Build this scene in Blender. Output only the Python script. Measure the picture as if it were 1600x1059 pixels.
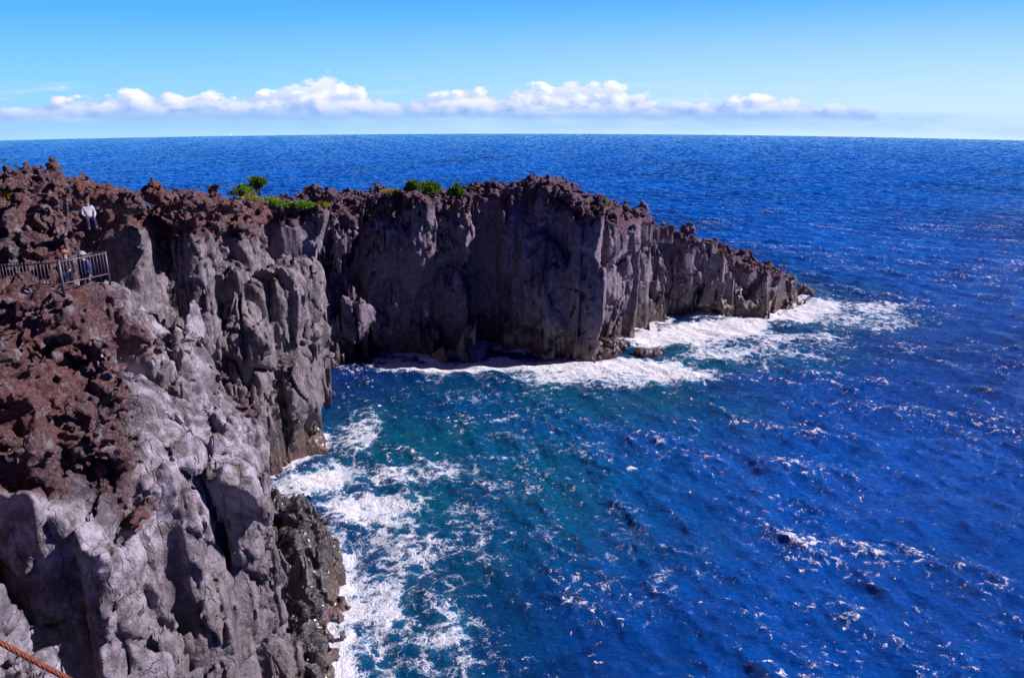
import bpy, bmesh, math, random, time
import numpy as np
from mathutils import Vector, Matrix
from concurrent.futures import ThreadPoolExecutor
T0 = time.time()
for o in list(bpy.data.objects): bpy.data.objects.remove(o)
scene = bpy.context.scene
C = scene.collection

# ------------------------------------------------------------------ camera
CAM_H = 28.0
PITCH = 17.2
cam_d = bpy.data.cameras.new("camera"); cam = bpy.data.objects.new("camera", cam_d); C.objects.link(cam)
cam.location = (0, 0, CAM_H)
cam.rotation_euler = (math.radians(90 - PITCH), 0, 0)
cam_d.sensor_fit = 'HORIZONTAL'; cam_d.sensor_width = 36.0
cam_d.lens = 36.0 * 1220.0 / 1600.0
cam_d.clip_start = 0.1; cam_d.clip_end = 20000
scene.camera = cam
scene.view_settings.view_transform = 'Standard'; scene.view_settings.look = 'None'
scene.view_settings.exposure = 0.28; scene.view_settings.gamma = 1.0
scene.cycles.max_bounces = 5; scene.cycles.diffuse_bounces = 1; scene.cycles.glossy_bounces = 3
scene.cycles.use_denoising = True
scene.render.resolution_x = 1024; scene.render.resolution_y = 677

# ------------------------------------------------------------------ sun
SUN_AZ, SUN_EL = math.radians(85), math.radians(35)          # azimuth from +Y towards +X
SUN = Vector((math.sin(SUN_AZ)*math.cos(SUN_EL), math.cos(SUN_AZ)*math.cos(SUN_EL), math.sin(SUN_EL)))
sd_ = bpy.data.lights.new("sun", 'SUN'); sun = bpy.data.objects.new("sun", sd_); C.objects.link(sun)
sd_.energy = 5.0; sd_.angle = math.radians(0.5); sd_.color = (1.0, 0.93, 0.95)
sun.rotation_euler = SUN.to_track_quat('Z', 'Y').to_euler(); sun.location = (60, 20, 80)

# ------------------------------------------------------------------ node helper
class NT:
    def __init__(s, tree): s.t = tree; s.n = tree.nodes; s.l = tree.links
    def new(s, typ, **kw):
        n = s.n.new(typ)
        for k, v in kw.items():
            if k == 'i':
                for kk, vv in v.items(): s.set(n.inputs[kk], vv)
            else: setattr(n, k, v)
        return n
    def set(s, sock, v):
        if isinstance(v, bpy.types.NodeSocket): s.l.new(v, sock)
        elif isinstance(v, bpy.types.Node): s.l.new(v.outputs[0], sock)
        else: sock.default_value = v
    def m(s, op, a, b=None, c=None, clamp=False):
        n = s.n.new('ShaderNodeMath'); n.operation = op; n.use_clamp = clamp
        s.set(n.inputs[0], a)
        if b is not None: s.set(n.inputs[1], b)
        if c is not None: s.set(n.inputs[2], c)
        return n.outputs[0]
    def vm(s, op, a, b=None):
        n = s.n.new('ShaderNodeVectorMath'); n.operation = op
        s.set(n.inputs[0], a)
        if b is not None:
            if op == 'SCALE': s.set(n.inputs[3], b)
            else: s.set(n.inputs[1], b)
        return n.outputs[0]
    def mr(s, v, a, b, c=0.0, d=1.0, smooth=False):
        n = s.n.new('ShaderNodeMapRange'); n.interpolation_type = 'SMOOTHSTEP' if smooth else 'LINEAR'; n.clamp = True
        for i, x in enumerate((v, a, b, c, d)): s.set(n.inputs[i], x)
        return n.outputs[0]
    def mix(s, f, a, b, blend='MIX'):
        n = s.n.new('ShaderNodeMix'); n.data_type = 'RGBA'; n.blend_type = blend
        s.set(n.inputs[0], f); s.set(n.inputs[6], a); s.set(n.inputs[7], b)
        return n.outputs[2]
    def noise(s, vec, scale, detail=4, rough=0.5, dist=0.0, typ='FBM'):
        n = s.n.new('ShaderNodeTexNoise'); n.noise_type = typ
        s.set(n.inputs['Vector'], vec); s.set(n.inputs['Scale'], scale); s.set(n.inputs['Detail'], detail)
        s.set(n.inputs['Roughness'], rough); s.set(n.inputs['Distortion'], dist)
        return n
    def vor(s, vec, scale, feat='F1', rand=1.0):
        n = s.n.new('ShaderNodeTexVoronoi'); n.feature = feat
        s.set(n.inputs['Vector'], vec); s.set(n.inputs['Scale'], scale); s.set(n.inputs['Randomness'], rand)
        return n.outputs['Distance']
    def ramp(s, f, stops, interp='LINEAR'):
        n = s.n.new('ShaderNodeValToRGB'); n.color_ramp.interpolation = interp
        e = n.color_ramp.elements
        while len(e) < len(stops): e.new(0.5)
        for el, (p, c) in zip(e, stops): el.position = p; el.color = (*c, 1) if len(c) == 3 else c
        s.set(n.inputs[0], f); return n.outputs[0]
    def scalev(s, vec, xyz):
        n = s.n.new('ShaderNodeMapping'); s.set(n.inputs[0], vec); n.inputs['Scale'].default_value = xyz
        return n.outputs[0]

# ------------------------------------------------------------------ world: deep blue daylight sky with a low band of cumulus
w = bpy.data.worlds.new("World"); scene.world = w; w.use_nodes = True
t = NT(w.node_tree); t.n.clear()
def build_world():
    tc = t.new('ShaderNodeTexCoord').outputs['Generated']
    v = t.vm('NORMALIZE', tc)
    sep = t.new('ShaderNodeSeparateXYZ', i={0: v}); X, Y, Z = sep.outputs
    el = t.m('MULTIPLY', t.m('ARCSINE', Z), 180/math.pi)          # elevation, degrees
    az = t.m('MULTIPLY', t.m('ARCTAN2', X, Y), 180/math.pi)       # azimuth from +Y
    # clear sky by elevation
    e = t.mr(el, -3.0, 87.0)
    sky = t.ramp(e, [(0.0, (0.42, 0.74, 1.0)), (0.012, (0.40, 0.72, 1.0)), (0.05, (0.24, 0.63, 1.0)), (0.09, (0.09, 0.47, 1.0)),
                     (0.135, (0.045, 0.34, 0.95)), (0.2, (0.02, 0.22, 0.85)), (0.4, (0.006, 0.08, 0.48)), (1.0, (0.002, 0.015, 0.15))])
    # brighter towards the sun
    cs = t.new('ShaderNodeVectorMath', operation='DOT_PRODUCT', i={0: v, 1: tuple(SUN)}).outputs['Value']
    gl = t.mr(cs, 0.45, 1.0, 0.0, 1.0)
    sky = t.mix(t.m('MULTIPLY', t.m('POWER', gl, 2.4), 0.25), sky, (0.35, 0.72, 1.0, 1))
    side = t.mr(az, -36, 36, 0.0, 1.0, True)
    low = t.mr(el, 7.0, -3.0)
    sky = t.mix(t.m('MULTIPLY', t.m('MULTIPLY', side, low), 0.75), sky, (0.80, 0.93, 1.0, 1))
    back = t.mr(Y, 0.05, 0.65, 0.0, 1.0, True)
    sky = t.mix(back, t.vm('MULTIPLY', sky, (0.05, 0.04, 0.24)), sky)  # unseen sky behind and overhead dimmed to navy, to deepen the rock shadows
    # Nishita component keeps the physical colour drift
    ns = t.new('ShaderNodeTexSky', sky_type='NISHITA', sun_disc=False, sun_elevation=SUN_EL, sun_rotation=SUN_AZ, altitude=0, air_density=1.0, dust_density=0.3, ozone_density=4.0)
    nsc = t.vm('SCALE', ns.outputs[0], 0.003)
    sky = t.vm('ADD', sky, nsc)
    # cumulus bank
    def cloud_density(daz, del_):
        a = t.m('ADD', az, daz); el2 = t.m('ADD', el, del_)
        p = t.new('ShaderNodeCombineXYZ', i={0: t.m('MULTIPLY', a, 0.5), 1: t.m('MULTIPLY', el2, 0.85), 2: 3.3}).outputs[0]
        big = t.noise(t.new('ShaderNodeCombineXYZ', i={0: t.m('MULTIPLY', a, 0.105), 1: 0.7, 2: 8.1}).outputs[0], 1.0, 2, 0.5).outputs[0]
        n = t.noise(p, 1.0, 7, 0.58).outputs[0]
        bill = t.vor(t.vm('ADD', p, t.vm('SCALE', t.noise(p, 3.0, 3).outputs[1], 0.25)), 1.7)
        # height of the bank's top over azimuth
        pr = [(-45,1.1),(-33,1.2),(-28,1.3),(-22,1.3),(-17.5,1.5),(-13,2.9),(-10,1.7),(-7.5,1.1),(-4.5,1.8),(-1,1.3),(3,2.1),(7.5,1.9),(12,.6),(15,1.4),(18.2,1.6),(22,.3),(25,-.3),(30,-1.2),(45,-2.0)]
        hv = t.ramp(t.mr(a, -45, 45), [((p_+45)/90, ((v_+2)/6,)*3) for p_, v_ in pr])
        top = t.m('ADD', t.m('SUBTRACT', t.m('MULTIPLY', hv, 6.0), 1.65), t.m('MULTIPLY', t.m('SUBTRACT', big, 0.5), 1.6))
        h = t.m('SUBTRACT', el2, -1.4)                         # above the flat base
        d = t.m('SUBTRACT', top, h)
        d = t.m('ADD', d, t.m('MULTIPLY', t.m('SUBTRACT', n, 0.5), 2.8))
        d = t.m('SUBTRACT', d, t.m('MULTIPLY', t.m('SUBTRACT', bill, 0.35), 0.7))
        up = t.mr(t.m('ADD', h, t.m('MULTIPLY', t.m('SUBTRACT', n, 0.5), 0.9)), -0.25, 0.25, 0, 1, True)
        return d, up, h, n
    d, up, h, n = cloud_density(0.0, 0.0)
    d2, _, _, _ = cloud_density(0.55, 0.42)
    a = t.m('MULTIPLY', t.mr(d, 0.0, 0.38, 0, 1, True), up)
    lit = t.mr(t.m('SUBTRACT', d, d2), -0.35, 0.85, 0, 1)
    lit = t.m('MULTIPLY', lit, t.mr(h, 0.0, 1.4, 0.15, 1.0))
    lit = t.m('MAXIMUM', lit, t.mr(h, 0.5, 2.2, 0.0, 0.8))
    ccol = t.mix(lit, (0.27, 0.47, 0.93, 1), (1.05, 1.03, 1.10, 1))
    sky = t.mix(t.m('MULTIPLY', a, 0.93), sky, ccol)
    # blue-grey hazy veil under the bank
    veil = t.m('MULTIPLY', t.mr(el, -2.7, -1.7, 0, 1, True), t.mr(el, -0.7, -1.3, 0, 1, True))
    vn = t.noise(t.new('ShaderNodeCombineXYZ', i={0: t.m('MULTIPLY', az, 0.12), 1: t.m('MULTIPLY', el, 0.5), 2: 1.0}).outputs[0], 1.0, 4).outputs[0]
    sky = t.mix(t.m('MULTIPLY', veil, t.mr(vn, 0.35, 0.6, 0.2, 0.7)), sky, (0.33, 0.58, 0.98, 1))
    wn = t.noise(t.new('ShaderNodeCombineXYZ', i={0: t.m('MULTIPLY', az, 0.10), 1: t.m('MULTIPLY', el, 0.9), 2: 5.0}).outputs[0], 1.0, 6, 0.6).outputs[0]
    wm = t.m('MULTIPLY', t.mr(wn, 0.52, 0.75, 0, 0.45, True), t.m('MULTIPLY', t.mr(el, -2.4, -1.2, 0, 1, True), t.mr(el, 1.8, 0.2, 0, 1, True)))
    sky = t.mix(wm, sky, (0.85, 0.92, 1.0, 1))
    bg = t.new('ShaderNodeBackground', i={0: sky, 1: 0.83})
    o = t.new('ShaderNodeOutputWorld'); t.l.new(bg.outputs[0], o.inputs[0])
build_world()

# ------------------------------------------------------------------ noise
rs = np.random.RandomState(7)
TAB = (rs.rand(64, 64, 64).astype(np.float32) * 2 - 1)
TABF = TAB.ravel()
def n3(x, y, z, seed=0):
    x = x + seed * 17.13; y = y + seed * 9.7; z = z + seed * 5.31
    xi = np.floor(x); yi = np.floor(y); zi = np.floor(z)
    fx = (x - xi).astype(np.float32); fy = (y - yi).astype(np.float32); fz = (z - zi).astype(np.float32)
    fx = fx*fx*(3-2*fx); fy = fy*fy*(3-2*fy); fz = fz*fz*(3-2*fz)
    xi = xi.astype(np.int32); yi = yi.astype(np.int32); zi = zi.astype(np.int32)
    x0 = (xi & 63) << 12; x1 = ((xi+1) & 63) << 12
    y0 = (yi & 63) << 6; y1 = ((yi+1) & 63) << 6
    z0 = zi & 63; z1 = (zi+1) & 63
    g = TABF
    a = g[x0+y0+z0]; a = a + (g[x0+y0+z1]-a)*fz
    b = g[x0+y1+z0]; b = b + (g[x0+y1+z1]-b)*fz
    a = a + (b-a)*fy
    c = g[x1+y0+z0]; c = c + (g[x1+y0+z1]-c)*fz
    d = g[x1+y1+z0]; d = d + (g[x1+y1+z1]-d)*fz
    c = c + (d-c)*fy
    return a + (c-a)*fx
JT = rs.rand(4096, 8).astype(np.float32)
JD = (JT[:, 4:7]*2-1)
def facet(x, y, z, seed=0, step=0.5, edge=False):
    """blocky fracture noise: each jittered cell is a tilted plane, cells meet in steps"""
    x = (x + seed*3.7).astype(np.float32); y = (y + seed*6.1).astype(np.float32); z = (z + seed*2.3).astype(np.float32)
    xi = np.floor(x-0.5).astype(np.int32); yi = np.floor(y-0.5).astype(np.int32); zi = np.floor(z-0.5).astype(np.int32)
    best = np.full(x.shape, 9e9, np.float32); sec = best.copy(); val = np.zeros(x.shape, np.float32)
    for a in (0, 1):
        for b in (0, 1):
            for c in (0, 1):
                h = ((xi+a)*73856093 ^ (yi+b)*19349663 ^ (zi+c)*83492791 ^ (seed*7919)) & 4095
                J = JT[h]
                dx = x-(xi+a+0.1+0.8*J[..., 0]); dy = y-(yi+b+0.1+0.8*J[..., 1]); dz = z-(zi+c+0.1+0.8*J[..., 2])
                d = dx*dx+dy*dy+dz*dz
                D = JD[h]
                v = dx*D[..., 0]+dy*D[..., 1]+dz*D[..., 2]*0.7+step*(J[..., 3]*2-1)
                k = d < best
                sec = np.minimum(sec, np.where(k, best, d)); best = np.where(k, d, best); val = np.where(k, v, val)
    if edge: return val, np.sqrt(sec)-np.sqrt(best)
    return val
def sstep(a, b, v):
    q = np.clip((v-a)/(b-a), 0, 1); return q*q*(3-2*q)
def smax(a, b, k):
    h = np.clip(0.5 + 0.5*(a-b)/k, 0, 1); return b + (a-b)*h + k*h*(1-h)
def smin(a, b, k): return -smax(-a, -b, k)

# ------------------------------------------------------------------ coastline (plan view, metres; +Y away from the camera)
COAST = [(-11.2,-20),(-11.2,10),(-10.5,13.0),(-10.3,16.1),(-13.4,16.4),(-13.4,17.1),(-10.7,17.3),(-10.2,19.8),(-11.6,20.2),(-11.6,20.9),(-10.2,21.5),(-10.1,23.5),(-10.2,26),(-10.6,29),(-12.0,32),(-15.2,33.6),(-16.8,36.2),
 (-18.9,39.4),(-21.8,42.3),(-26.3,43.2),(-27.5,46),(-27.5,49.8),(-20.9,50.2),(-20.5,52.0),(-23.4,53.4),(-23.4,54.4),(-18.6,54.9),(-18.0,56.0),(-16.1,59.6),(-16.3,62),(-18.2,66.8),(-24,70.5),(-27,72),(-26.5,76.6),(-24.5,76.4),(-24.0,78.0),(-21.0,78.3),(-20.4,79.6),(-18.3,80.6),(-19.6,86),(-21.6,93),(-21.4,98),(-18.0,98),(-17.5,89.5),(-16.6,87.2),(-13.5,85.0),(-11.6,84.2),(-11.2,84.9),(-9.3,82.4),(-8.9,82.5),(-8.1,86.0),(-6.2,84.6),(-4.3,83.4),(-3.7,84.6),(-3.5,89.2),(-2.0,89.3),(-1.2,87.0),
 (1.2,85.5),(1.5,86.5),(4.4,84.6),(4.7,85.5),(7.9,82.6),(8.4,82.7),(9.6,85.9),(11.6,86.6),(12.4,90.0),(14.6,91.0),(15.6,94.6),(17.6,95.2),(18.6,98.6),(20.6,99.0),(21.6,101.6),(24.5,100.8),(24.8,101.7),(28,100.3),(28.3,101.2),(31,100.2),(31.3,101.0),(34.6,99.6),(37.6,105),(40.5,108.2),(43.4,112.6),
 (42,117),(33,121),(15,119),(-8,114),(-35,118),(-90,135),(-90,-20)]
# height of the land: control points (x, y, z)
TOPS = [(-12,-15,21),(-12,5,20),(-11.5,14,17.6),(-13,14,19.2),(-18,12,20),(-30,12,21),(-10.7,18,17.4),(-10.6,20,17.0),(-12.4,17,19.0),(-12.4,20,20.3),(-14,20,20.7),(-18,20,21.2),
 (-11.5,23,18.4),(-13,26,20.9),(-15,26,21.5),(-17.5,26,21.6),(-20,26,21.9),(-15.4,28.6,21.3),(-18,29,21.4),(-11.8,28,17.4),(-12.2,30,16.8),(-11.8,31.8,15.0),(-13.1,30.3,19.4),(-13.1,28.2,20.0),(-12.4,25.8,19.6),(-11.6,25.8,18.0),(-14,31.5,22.9),(-15.5,33,23.6),(-17.7,34,23.3),(-19.6,30.6,21.0),(-22,30.6,20.9),(-25,30.5,21.0),(-20,32.2,21.4),(-20.5,33.6,23.7),(-23,32.4,21.4),
 (-24,33.5,23.6),(-21.6,36,24.0),(-19.2,36.2,23.9),(-18.0,35.6,23.7),(-19.8,34.8,23.9),(-22.5,38,24.4),(-25,38,24.3),(-17,36,23.0),(-21.5,41,23.4),(-26,43,23.7),(-23.5,41,23.5),(-21.5,45,22.9),(-23.5,48,22.8),(-22.4,51,21.9),(-21.6,55,21.0),(-22.6,60,21.6),(-20.2,60,21.1),(-20.8,65,21.3),(-21.9,65,21.4),(-21.3,63.6,21.2),(-23,70,20.0),
 (-26,78,18.0),(-19.5,81.5,17.9),(-23,79,18.2),(-19.8,84,17.8),(-26,86,17.0),(-33,60,18.5),(-32,75,16.5),(-32,88,15.0),(-34,50,20.5),(-34,44,21.5),(-22.3,92,17.6),(-18.6,93,17.3),(-16.5,87,17.4),(-14.4,88.5,18.3),(-10.7,87.5,18.6),(-7,88,18.1),(-2.8,88,18.6),(2.1,88,19.2),(5.8,89,18.8),(8.3,91,16.8),(10.8,94,16.2),(13.5,96.5,15.4),
 (16.3,99,13.8),(19.4,102,12.2),(23.7,104,11.0),(27.3,105.5,9.6),(31.5,106.5,8.0),(36.9,109,5.4),(40.6,111.3,3.6),(43.1,113,1.2),(47,114,-2),(38,120,3),(30,118,7),(10,112,14),(-10,108,14.5),(-25,100,14.5),(-40,105,12),(-60,70,16),(-50,40,22),(-80,20,22),(-60,100,10),(-80,125,6)]
# low wave-washed shelf in front of the near cliff
SHELF = [(-8.0,-12),(-8.2,20),(-8.4,28),(-8.5,31),(-9.4,34),(-10.3,36.5),(-9.8,38.5),(-10.5,41.6),(-12.2,44),(-13.8,46.5),(-15.6,48),(-17.2,49.8),(-19,46),(-19,36),(-14,30),(-14,-12)]

def poly_sd(poly, X, Y):
    P = np.array(poly, np.float64); n = len(P)
    d2 = np.full(X.shape, 1e18); s = np.ones(X.shape)
    for i in range(n):
        a = P[i]; b = P[(i+1) % n]; ex, ey = b-a
        wx = X-a[0]; wy = Y-a[1]
        h = np.clip((wx*ex+wy*ey)/(ex*ex+ey*ey), 0, 1)
        dx = wx-ex*h; dy = wy-ey*h
        d2 = np.minimum(d2, dx*dx+dy*dy)
        c1 = Y >= a[1]; c2 = Y < b[1]; c3 = (ex*wy) > (ey*wx)
        s = np.where((c1 & c2 & c3) | (~c1 & ~c2 & ~c3), -s, s)
    return s*np.sqrt(d2)
class G2:
    def __init__(s, x0, x1, y0, y1, h):
        s.x0, s.y0, s.h = x0, y0, h
        s.nx = int((x1-x0)/h)+2; s.ny = int((y1-y0)/h)+2
        s.X, s.Y = np.meshgrid(x0+np.arange(s.nx)*h, y0+np.arange(s.ny)*h, indexing='ij')
        s.f = {}
    def put(s, k, a): s.f[k] = np.ascontiguousarray(a, np.float32).ravel()
    def get(s, keys, x, y):
        gx = np.clip((x-s.x0)/s.h, 0, s.nx-1.001); gy = np.clip((y-s.y0)/s.h, 0, s.ny-1.001)
        i = gx.astype(np.int32); j = gy.astype(np.int32); fx = (gx-i).astype(np.float32); fy = (gy-j).astype(np.float32)
        b = i*s.ny+j; out = []
        for k in keys:
            g = s.f[k]
            a = g[b]; a = a+(g[b+1]-a)*fy; c = g[b+s.ny]; c = c+(g[b+s.ny+1]-c)*fy
            out.append(a+(c-a)*fx)
        return out
G = G2(-60, 60, -14, 135, 0.25)
G.put('sd', poly_sd(COAST, G.X, G.Y))
tp = np.array(TOPS)
num = np.zeros(G.X.shape); den = np.zeros(G.X.shape)
for a in tp:
    r2 = (G.X-a[0])**2+(G.Y-a[1])**2+0.35
    wgt = r2**-1.9; num += wgt*a[2]; den += wgt
TT = num/den
TT -= 1.15*sstep(38, 44, G.Y)*(1-sstep(72, 80, G.Y))+0.6*sstep(72, 80, G.Y)+0.25
TT += 0.7*n3(G.X/3.5, G.Y/3.5, G.X*0, 60)*sstep(34, 42, G.Y)
G.put('top', TT)
def cells(grid, size, seed, warp=0.0):
    """nearest jittered cell centre for every grid point -> centre coords, random value"""
    r = np.random.RandomState(seed); J = r.rand(256, 256, 3)
    X = grid.X; Y = grid.Y
    if warp:
        X = X + warp*n3(X/2.5, Y/2.5, X*0, seed); Y = Y + warp*n3(X/2.5, Y/2.5, X*0+9, seed)
    ci = np.floor(X/size).astype(int); cj = np.floor(Y/size).astype(int)
    best = np.full(X.shape, 1e9); sec = best.copy(); bx = np.zeros(X.shape); by = np.zeros(X.shape); br = np.zeros(X.shape)
    for di in (-1, 0, 1):
        for dj in (-1, 0, 1):
            a = (ci+di) & 255; b = (cj+dj) & 255
            px = (ci+di+J[a, b, 0])*size; py = (cj+dj+J[a, b, 1])*size
            d = (X-px)**2+(Y-py)**2; k = d < best
            sec = np.minimum(sec, np.where(k, best, d)); best = np.where(k, d, best); bx = np.where(k, px, bx); by = np.where(k, py, by); br = np.where(k, J[a, b, 2], br)
    return bx, by, br, np.clip(np.sqrt(sec)-np.sqrt(best), 0, 1)
GC = G2(-34, 48, -8, 122, 0.08)
cx, cy, cr, ce = cells(GC, 1.25, 3, 0.25); GC.put('e1', ce)
GC.put('c1', np.clip(G.get(['sd'], cx.ravel(), cy.ravel())[0].reshape(cx.shape) + (cr-0.5)*0.8, -6, 6)); GC.put('r1', cr)
cx, cy, cr, ce = cells(GC, 2.9, 5, 0.35); GC.put('e2', ce)
GC.put('c2', np.clip(G.get(['sd'], cx.ravel(), cy.ravel())[0].reshape(cx.shape) + (cr-0.5)*1.8, -8, 8)); GC.put('r2', cr)
G.put('shelf', poly_sd(SHELF, G.X, G.Y))

# vertical clefts: x, y, radius, z bottom, z top
CLEFTS = [(-12.1,16.75,0.55,-2,17.4),(-11.8,20.5,0.4,13,17.6),(-2.9,87.6,1.5,-2,8.5),(-8.4,85.0,0.4,0,17),(-19.0,93,0.8,-2,9),(-12.6,84.2,0.3,0,14),
          (16.9,94.6,0.7,-1,8),(20.6,99.6,0.9,0,6.5),(-16.9,59.6,0.35,1,6),(-10.4,24.3,0.35,7,13.5),(-10.6,20.9,0.45,12,17.5),(-18.2,57.6,0.3,0,15),(12.0,89.0,0.35,0,12),(5.9,84.6,0.3,0,15),
           (1.9,85.2,0.3,0,12)]
# rounded bosses: x, y, z, rx, ry, rz
BOSSES = [(-17.6,60.2,12.0,2.0,2.4,3.2),(-18.6,58.8,4.5,2.1,2.2,5.5),(-21.4,51.4,11,1.0,1.2,8),
          (9.5,88.2,11,2.3,3.0,4.5),(12.6,91.5,7.5,1.8,2.2,5.0),(3.0,87.8,9,2.2,2.8,7),(-18.5,82.3,11.0,1.9,1.8,6.8),(-9.6,84.0,9.0,1.3,1.8,9.0),(-4.6,84.9,11.0,1.0,1.8,5.0),(-13.6,85.6,7.0,3.2,2.2,6.5),
          (-13.3,23.2,14.0,2.2,2.6,3.0),(-13.9,27.4,12.5,2.3,3.0,5.5),(-12.0,19.6,11,1.5,1.3,5.5),(-12.4,30.2,7,2.0,2.2,6.5),(-11.9,15.2,15.4,1.0,0.8,1.0)]

# trodden ledges: x, y, z, radius, strength
FLATS = [(-14.92,25.3,21.95,0.9,0.95),(-14.7,26.4,21.88,0.8,0.95),(-14.5,27.5,21.82,1.0,0.97),(-16.2,26.2,21.7,0.9,0.95),(-17.5,27.1,21.4,0.9,0.95),(-18.7,27.8,21.2,1.0,0.95),(-16.0,28.0,21.1,1.1,1.0),(-16.6,28.6,21.0,1.2,0.9),(-17.8,33.0,22.7,0.8,0.95),(-17.2,32.0,22.2,0.7,0.9),(-16.9,31.0,21.8,0.6,0.8)]
def land(x, y, z):
    w1 = n3(x/7, y/7, z/11, 1); w2 = n3(x/7, y/7, z/11, 2)
    near = 1-sstep(30, 45, y)
    wa = 1.5-1.1*near-0.7*sstep(70, 85, y)
    xw = x + wa*w1; yw = y + wa*w2
    s, top = G.get(['sd', 'top'], xw, yw)
    flat = np.zeros_like(s)
    for (kx, ky, kz, kr, ks) in FLATS:
        g = ks*np.exp(-(((x-kx)**2+(y-ky)**2)/(kr*kr))**1.5); top = top+(kz-top)*g; flat = np.maximum(flat, g)
    n_lo = n3(x/2.3, y/2.3, z/5.5, 3)
    c1, r1, c2, r2, e1, e2 = GC.get(['c1', 'r1', 'c2', 'r2', 'e1', 'e2'], x + 0.5*w1 + 0.12*n_lo, y + 0.5*w2)
    far = sstep(70, 85, y)
    # columns rise to a height of their own
    hc = 3.5 + 5.5*r1 + far*2.0 - near*3
    k1 = (1-sstep(hc-0.5, hc+0.5, z)) * 0.6
    k2 = 0.5 + 0.2*far
    k2 = k2*(1-near*0.75)
    wall = s*(1-k2) + c2*k2
    wall = wall*(1-k1) + c1*k1
    tt = np.clip(z/np.maximum(top, 2), 0, 1.3)
    wall = wall + 0.04*z*(1-near) + near*(0.06*(z-12) + 2.9*sstep(0, 1, (z-16.6+2.2*sstep(24, 28, y))/4.2)*sstep(12, 15, y) + 0.5*sstep(25, 28, y)) + (sstep(10, 17, z)*2.3)*(1-near)*(1-far)
    wall = wall + sstep(24, 32, x)*(0.18*z)
    for (bx, by, bz, rx, ry, rz) in BOSSES:
        m = (np.abs(x-bx) < rx+2) & (np.abs(y-by) < ry+2) & (np.abs(z-bz) < rz+2)
        if m.any():
            q = (np.abs((x[m]-bx)/rx)**3+np.abs((y[m]-by)/ry)**3+np.abs((z[m]-bz)/rz)**3)**(1/3)
            wall[m] = smin(wall[m], (q-1)*min(rx, ry, rz), 0.9)
    # sculpted hollows and ribs
    rg = np.abs(n3(x/3.6, y/3.6, z/7.5, 4)); wall = wall + (0.35-rg)*(1.0+0.2*far)*(1-0.5*near)
    rg2 = np.abs(n3(x/1.7, y/1.7, z/4.2, 5)); wall = wall + (0.3-rg2)*0.12
    wq = 0.35*n_lo
    jo = sstep(-0.25, 0.25, n3(x/3, y/3, z/5, 17)+0.15)
    wall = wall + jo*(0.55*np.exp(-(e2/(0.13+0.07*far))**2) + (0.26-0.14*near)*np.exp(-(e1/(0.10+0.06*far))**2))
    fa, ea = facet(x/2.7+wq, y/2.7+wq, z/6.0+0.15*w1, 1, edge=True)
    fb, eb = facet(x/5.2+wq, y/5.2, z/11.0+0.2*w2, 7, edge=True)
    mid = sstep(34, 40, y)*(1-far)
    wall = wall + (1.0-0.35*far-0.45*mid)*fa + (2.4*far+0.9*(1-far))*fb
    wall = wall + 0.30*np.exp(-(ea/0.03)**2) + 0.45*np.exp(-(eb/0.02)**2)
    fc2, ec = facet(x/1.25+0.5*wq, y/1.25, z/2.2+0.2*n_lo, 2, edge=True)
    wall = wall + (0.33+0.12*far-0.13*mid)*fc2 + 0.12*np.exp(-(ec/0.05)**2) + (0.12-0.06*mid)*facet(x/0.5, y/0.5+0.3*n_lo, z/0.8, 8)
    wall = wall + 0.30*n3(x/9, y/9, z/0.95, 6)*sstep(0.0, 0.5, n3(x/11, y/11, z/6, 16))
    for (kx, ky, kr, z0, z1) in CLEFTS:
        m = (np.abs(x-kx) < kr+2.5) & (np.abs(y-ky) < kr+2.5)
        if m.any():
            wob = 0.35*n3(z[m]/2.2, z[m]*0+kx, z[m]*0+ky, 8)
            dd = np.sqrt((x[m]-kx-wob)**2+(y[m]-ky+wob*0.6)**2)
            rr = kr*sstep(z0-1, z0+0.5, z[m])*(1-sstep(z1-2.0, z1, z[m]))
            wall[m] = smax(wall[m], np.where(rr > 0.02, rr-dd, -5), 0.15)
    topf = (z-top)
    # clinker lava: the upper metres of the flow
    nm = n3(x/2.6, y/2.6, z/2.6, 9)
    depth = 2.6 + 1.6*nm + near*2.6*(1-sstep(26, 30, y)) - 1.3*far - sstep(14, 36, x)*1.0 - 3.1*np.exp(-((x+14.6)**2+(y-31.6)**2)/11.0) - 0.7*sstep(35, 42, y)*(1-far)
    cl = sstep(-1.0, 0.6, (z-top)+depth)
    cl = cl*(1-near*(1-sstep(-0.5, 0.5, z-17.3-0.38*np.clip(y-20, 0, 9)-0.45*np.clip(20-y, 0, 5)+1.6*nm))*(1-sstep(29, 31, y)))
    f = smax(wall, topf*0.8, 0.6 + 0.9*near)
    l1 = n3(x/1.9, y/1.9, z/1.6, 10); l2 = n3(x/0.85, y/0.85, z/0.75, 11); l3 = n3(x/0.4, y/0.4, z/0.36, 12); l4 = n3(x/0.19, y/0.19, z/0.17, 13)
    fc = facet(x/1.5+0.3*l1, y/1.5, z/1.2+0.3*l2, 4); fd = facet(x/0.5, y/0.5+0.3*l2, z/0.45, 5)
    fe = facet(x/3.3, y/3.3+0.3*l1, z/2.2, 9)
    lava = 0.40*fe+0.55*fc+0.34*fd + 0.45*np.abs(l1)+0.20*np.abs(l2)+0.24*np.abs(l3)+0.17*l4-0.33
    lava = lava*(1.05+0.5*n3(x/5, y/5, z/5, 14))*(1-0.85*flat)*(1-0.2*far)
    sm = 0.04*l2+0.035*l3+0.02*l4
    f = f - cl*lava*1.35 + (1-cl)*sm
    return f, cl, top

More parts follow.
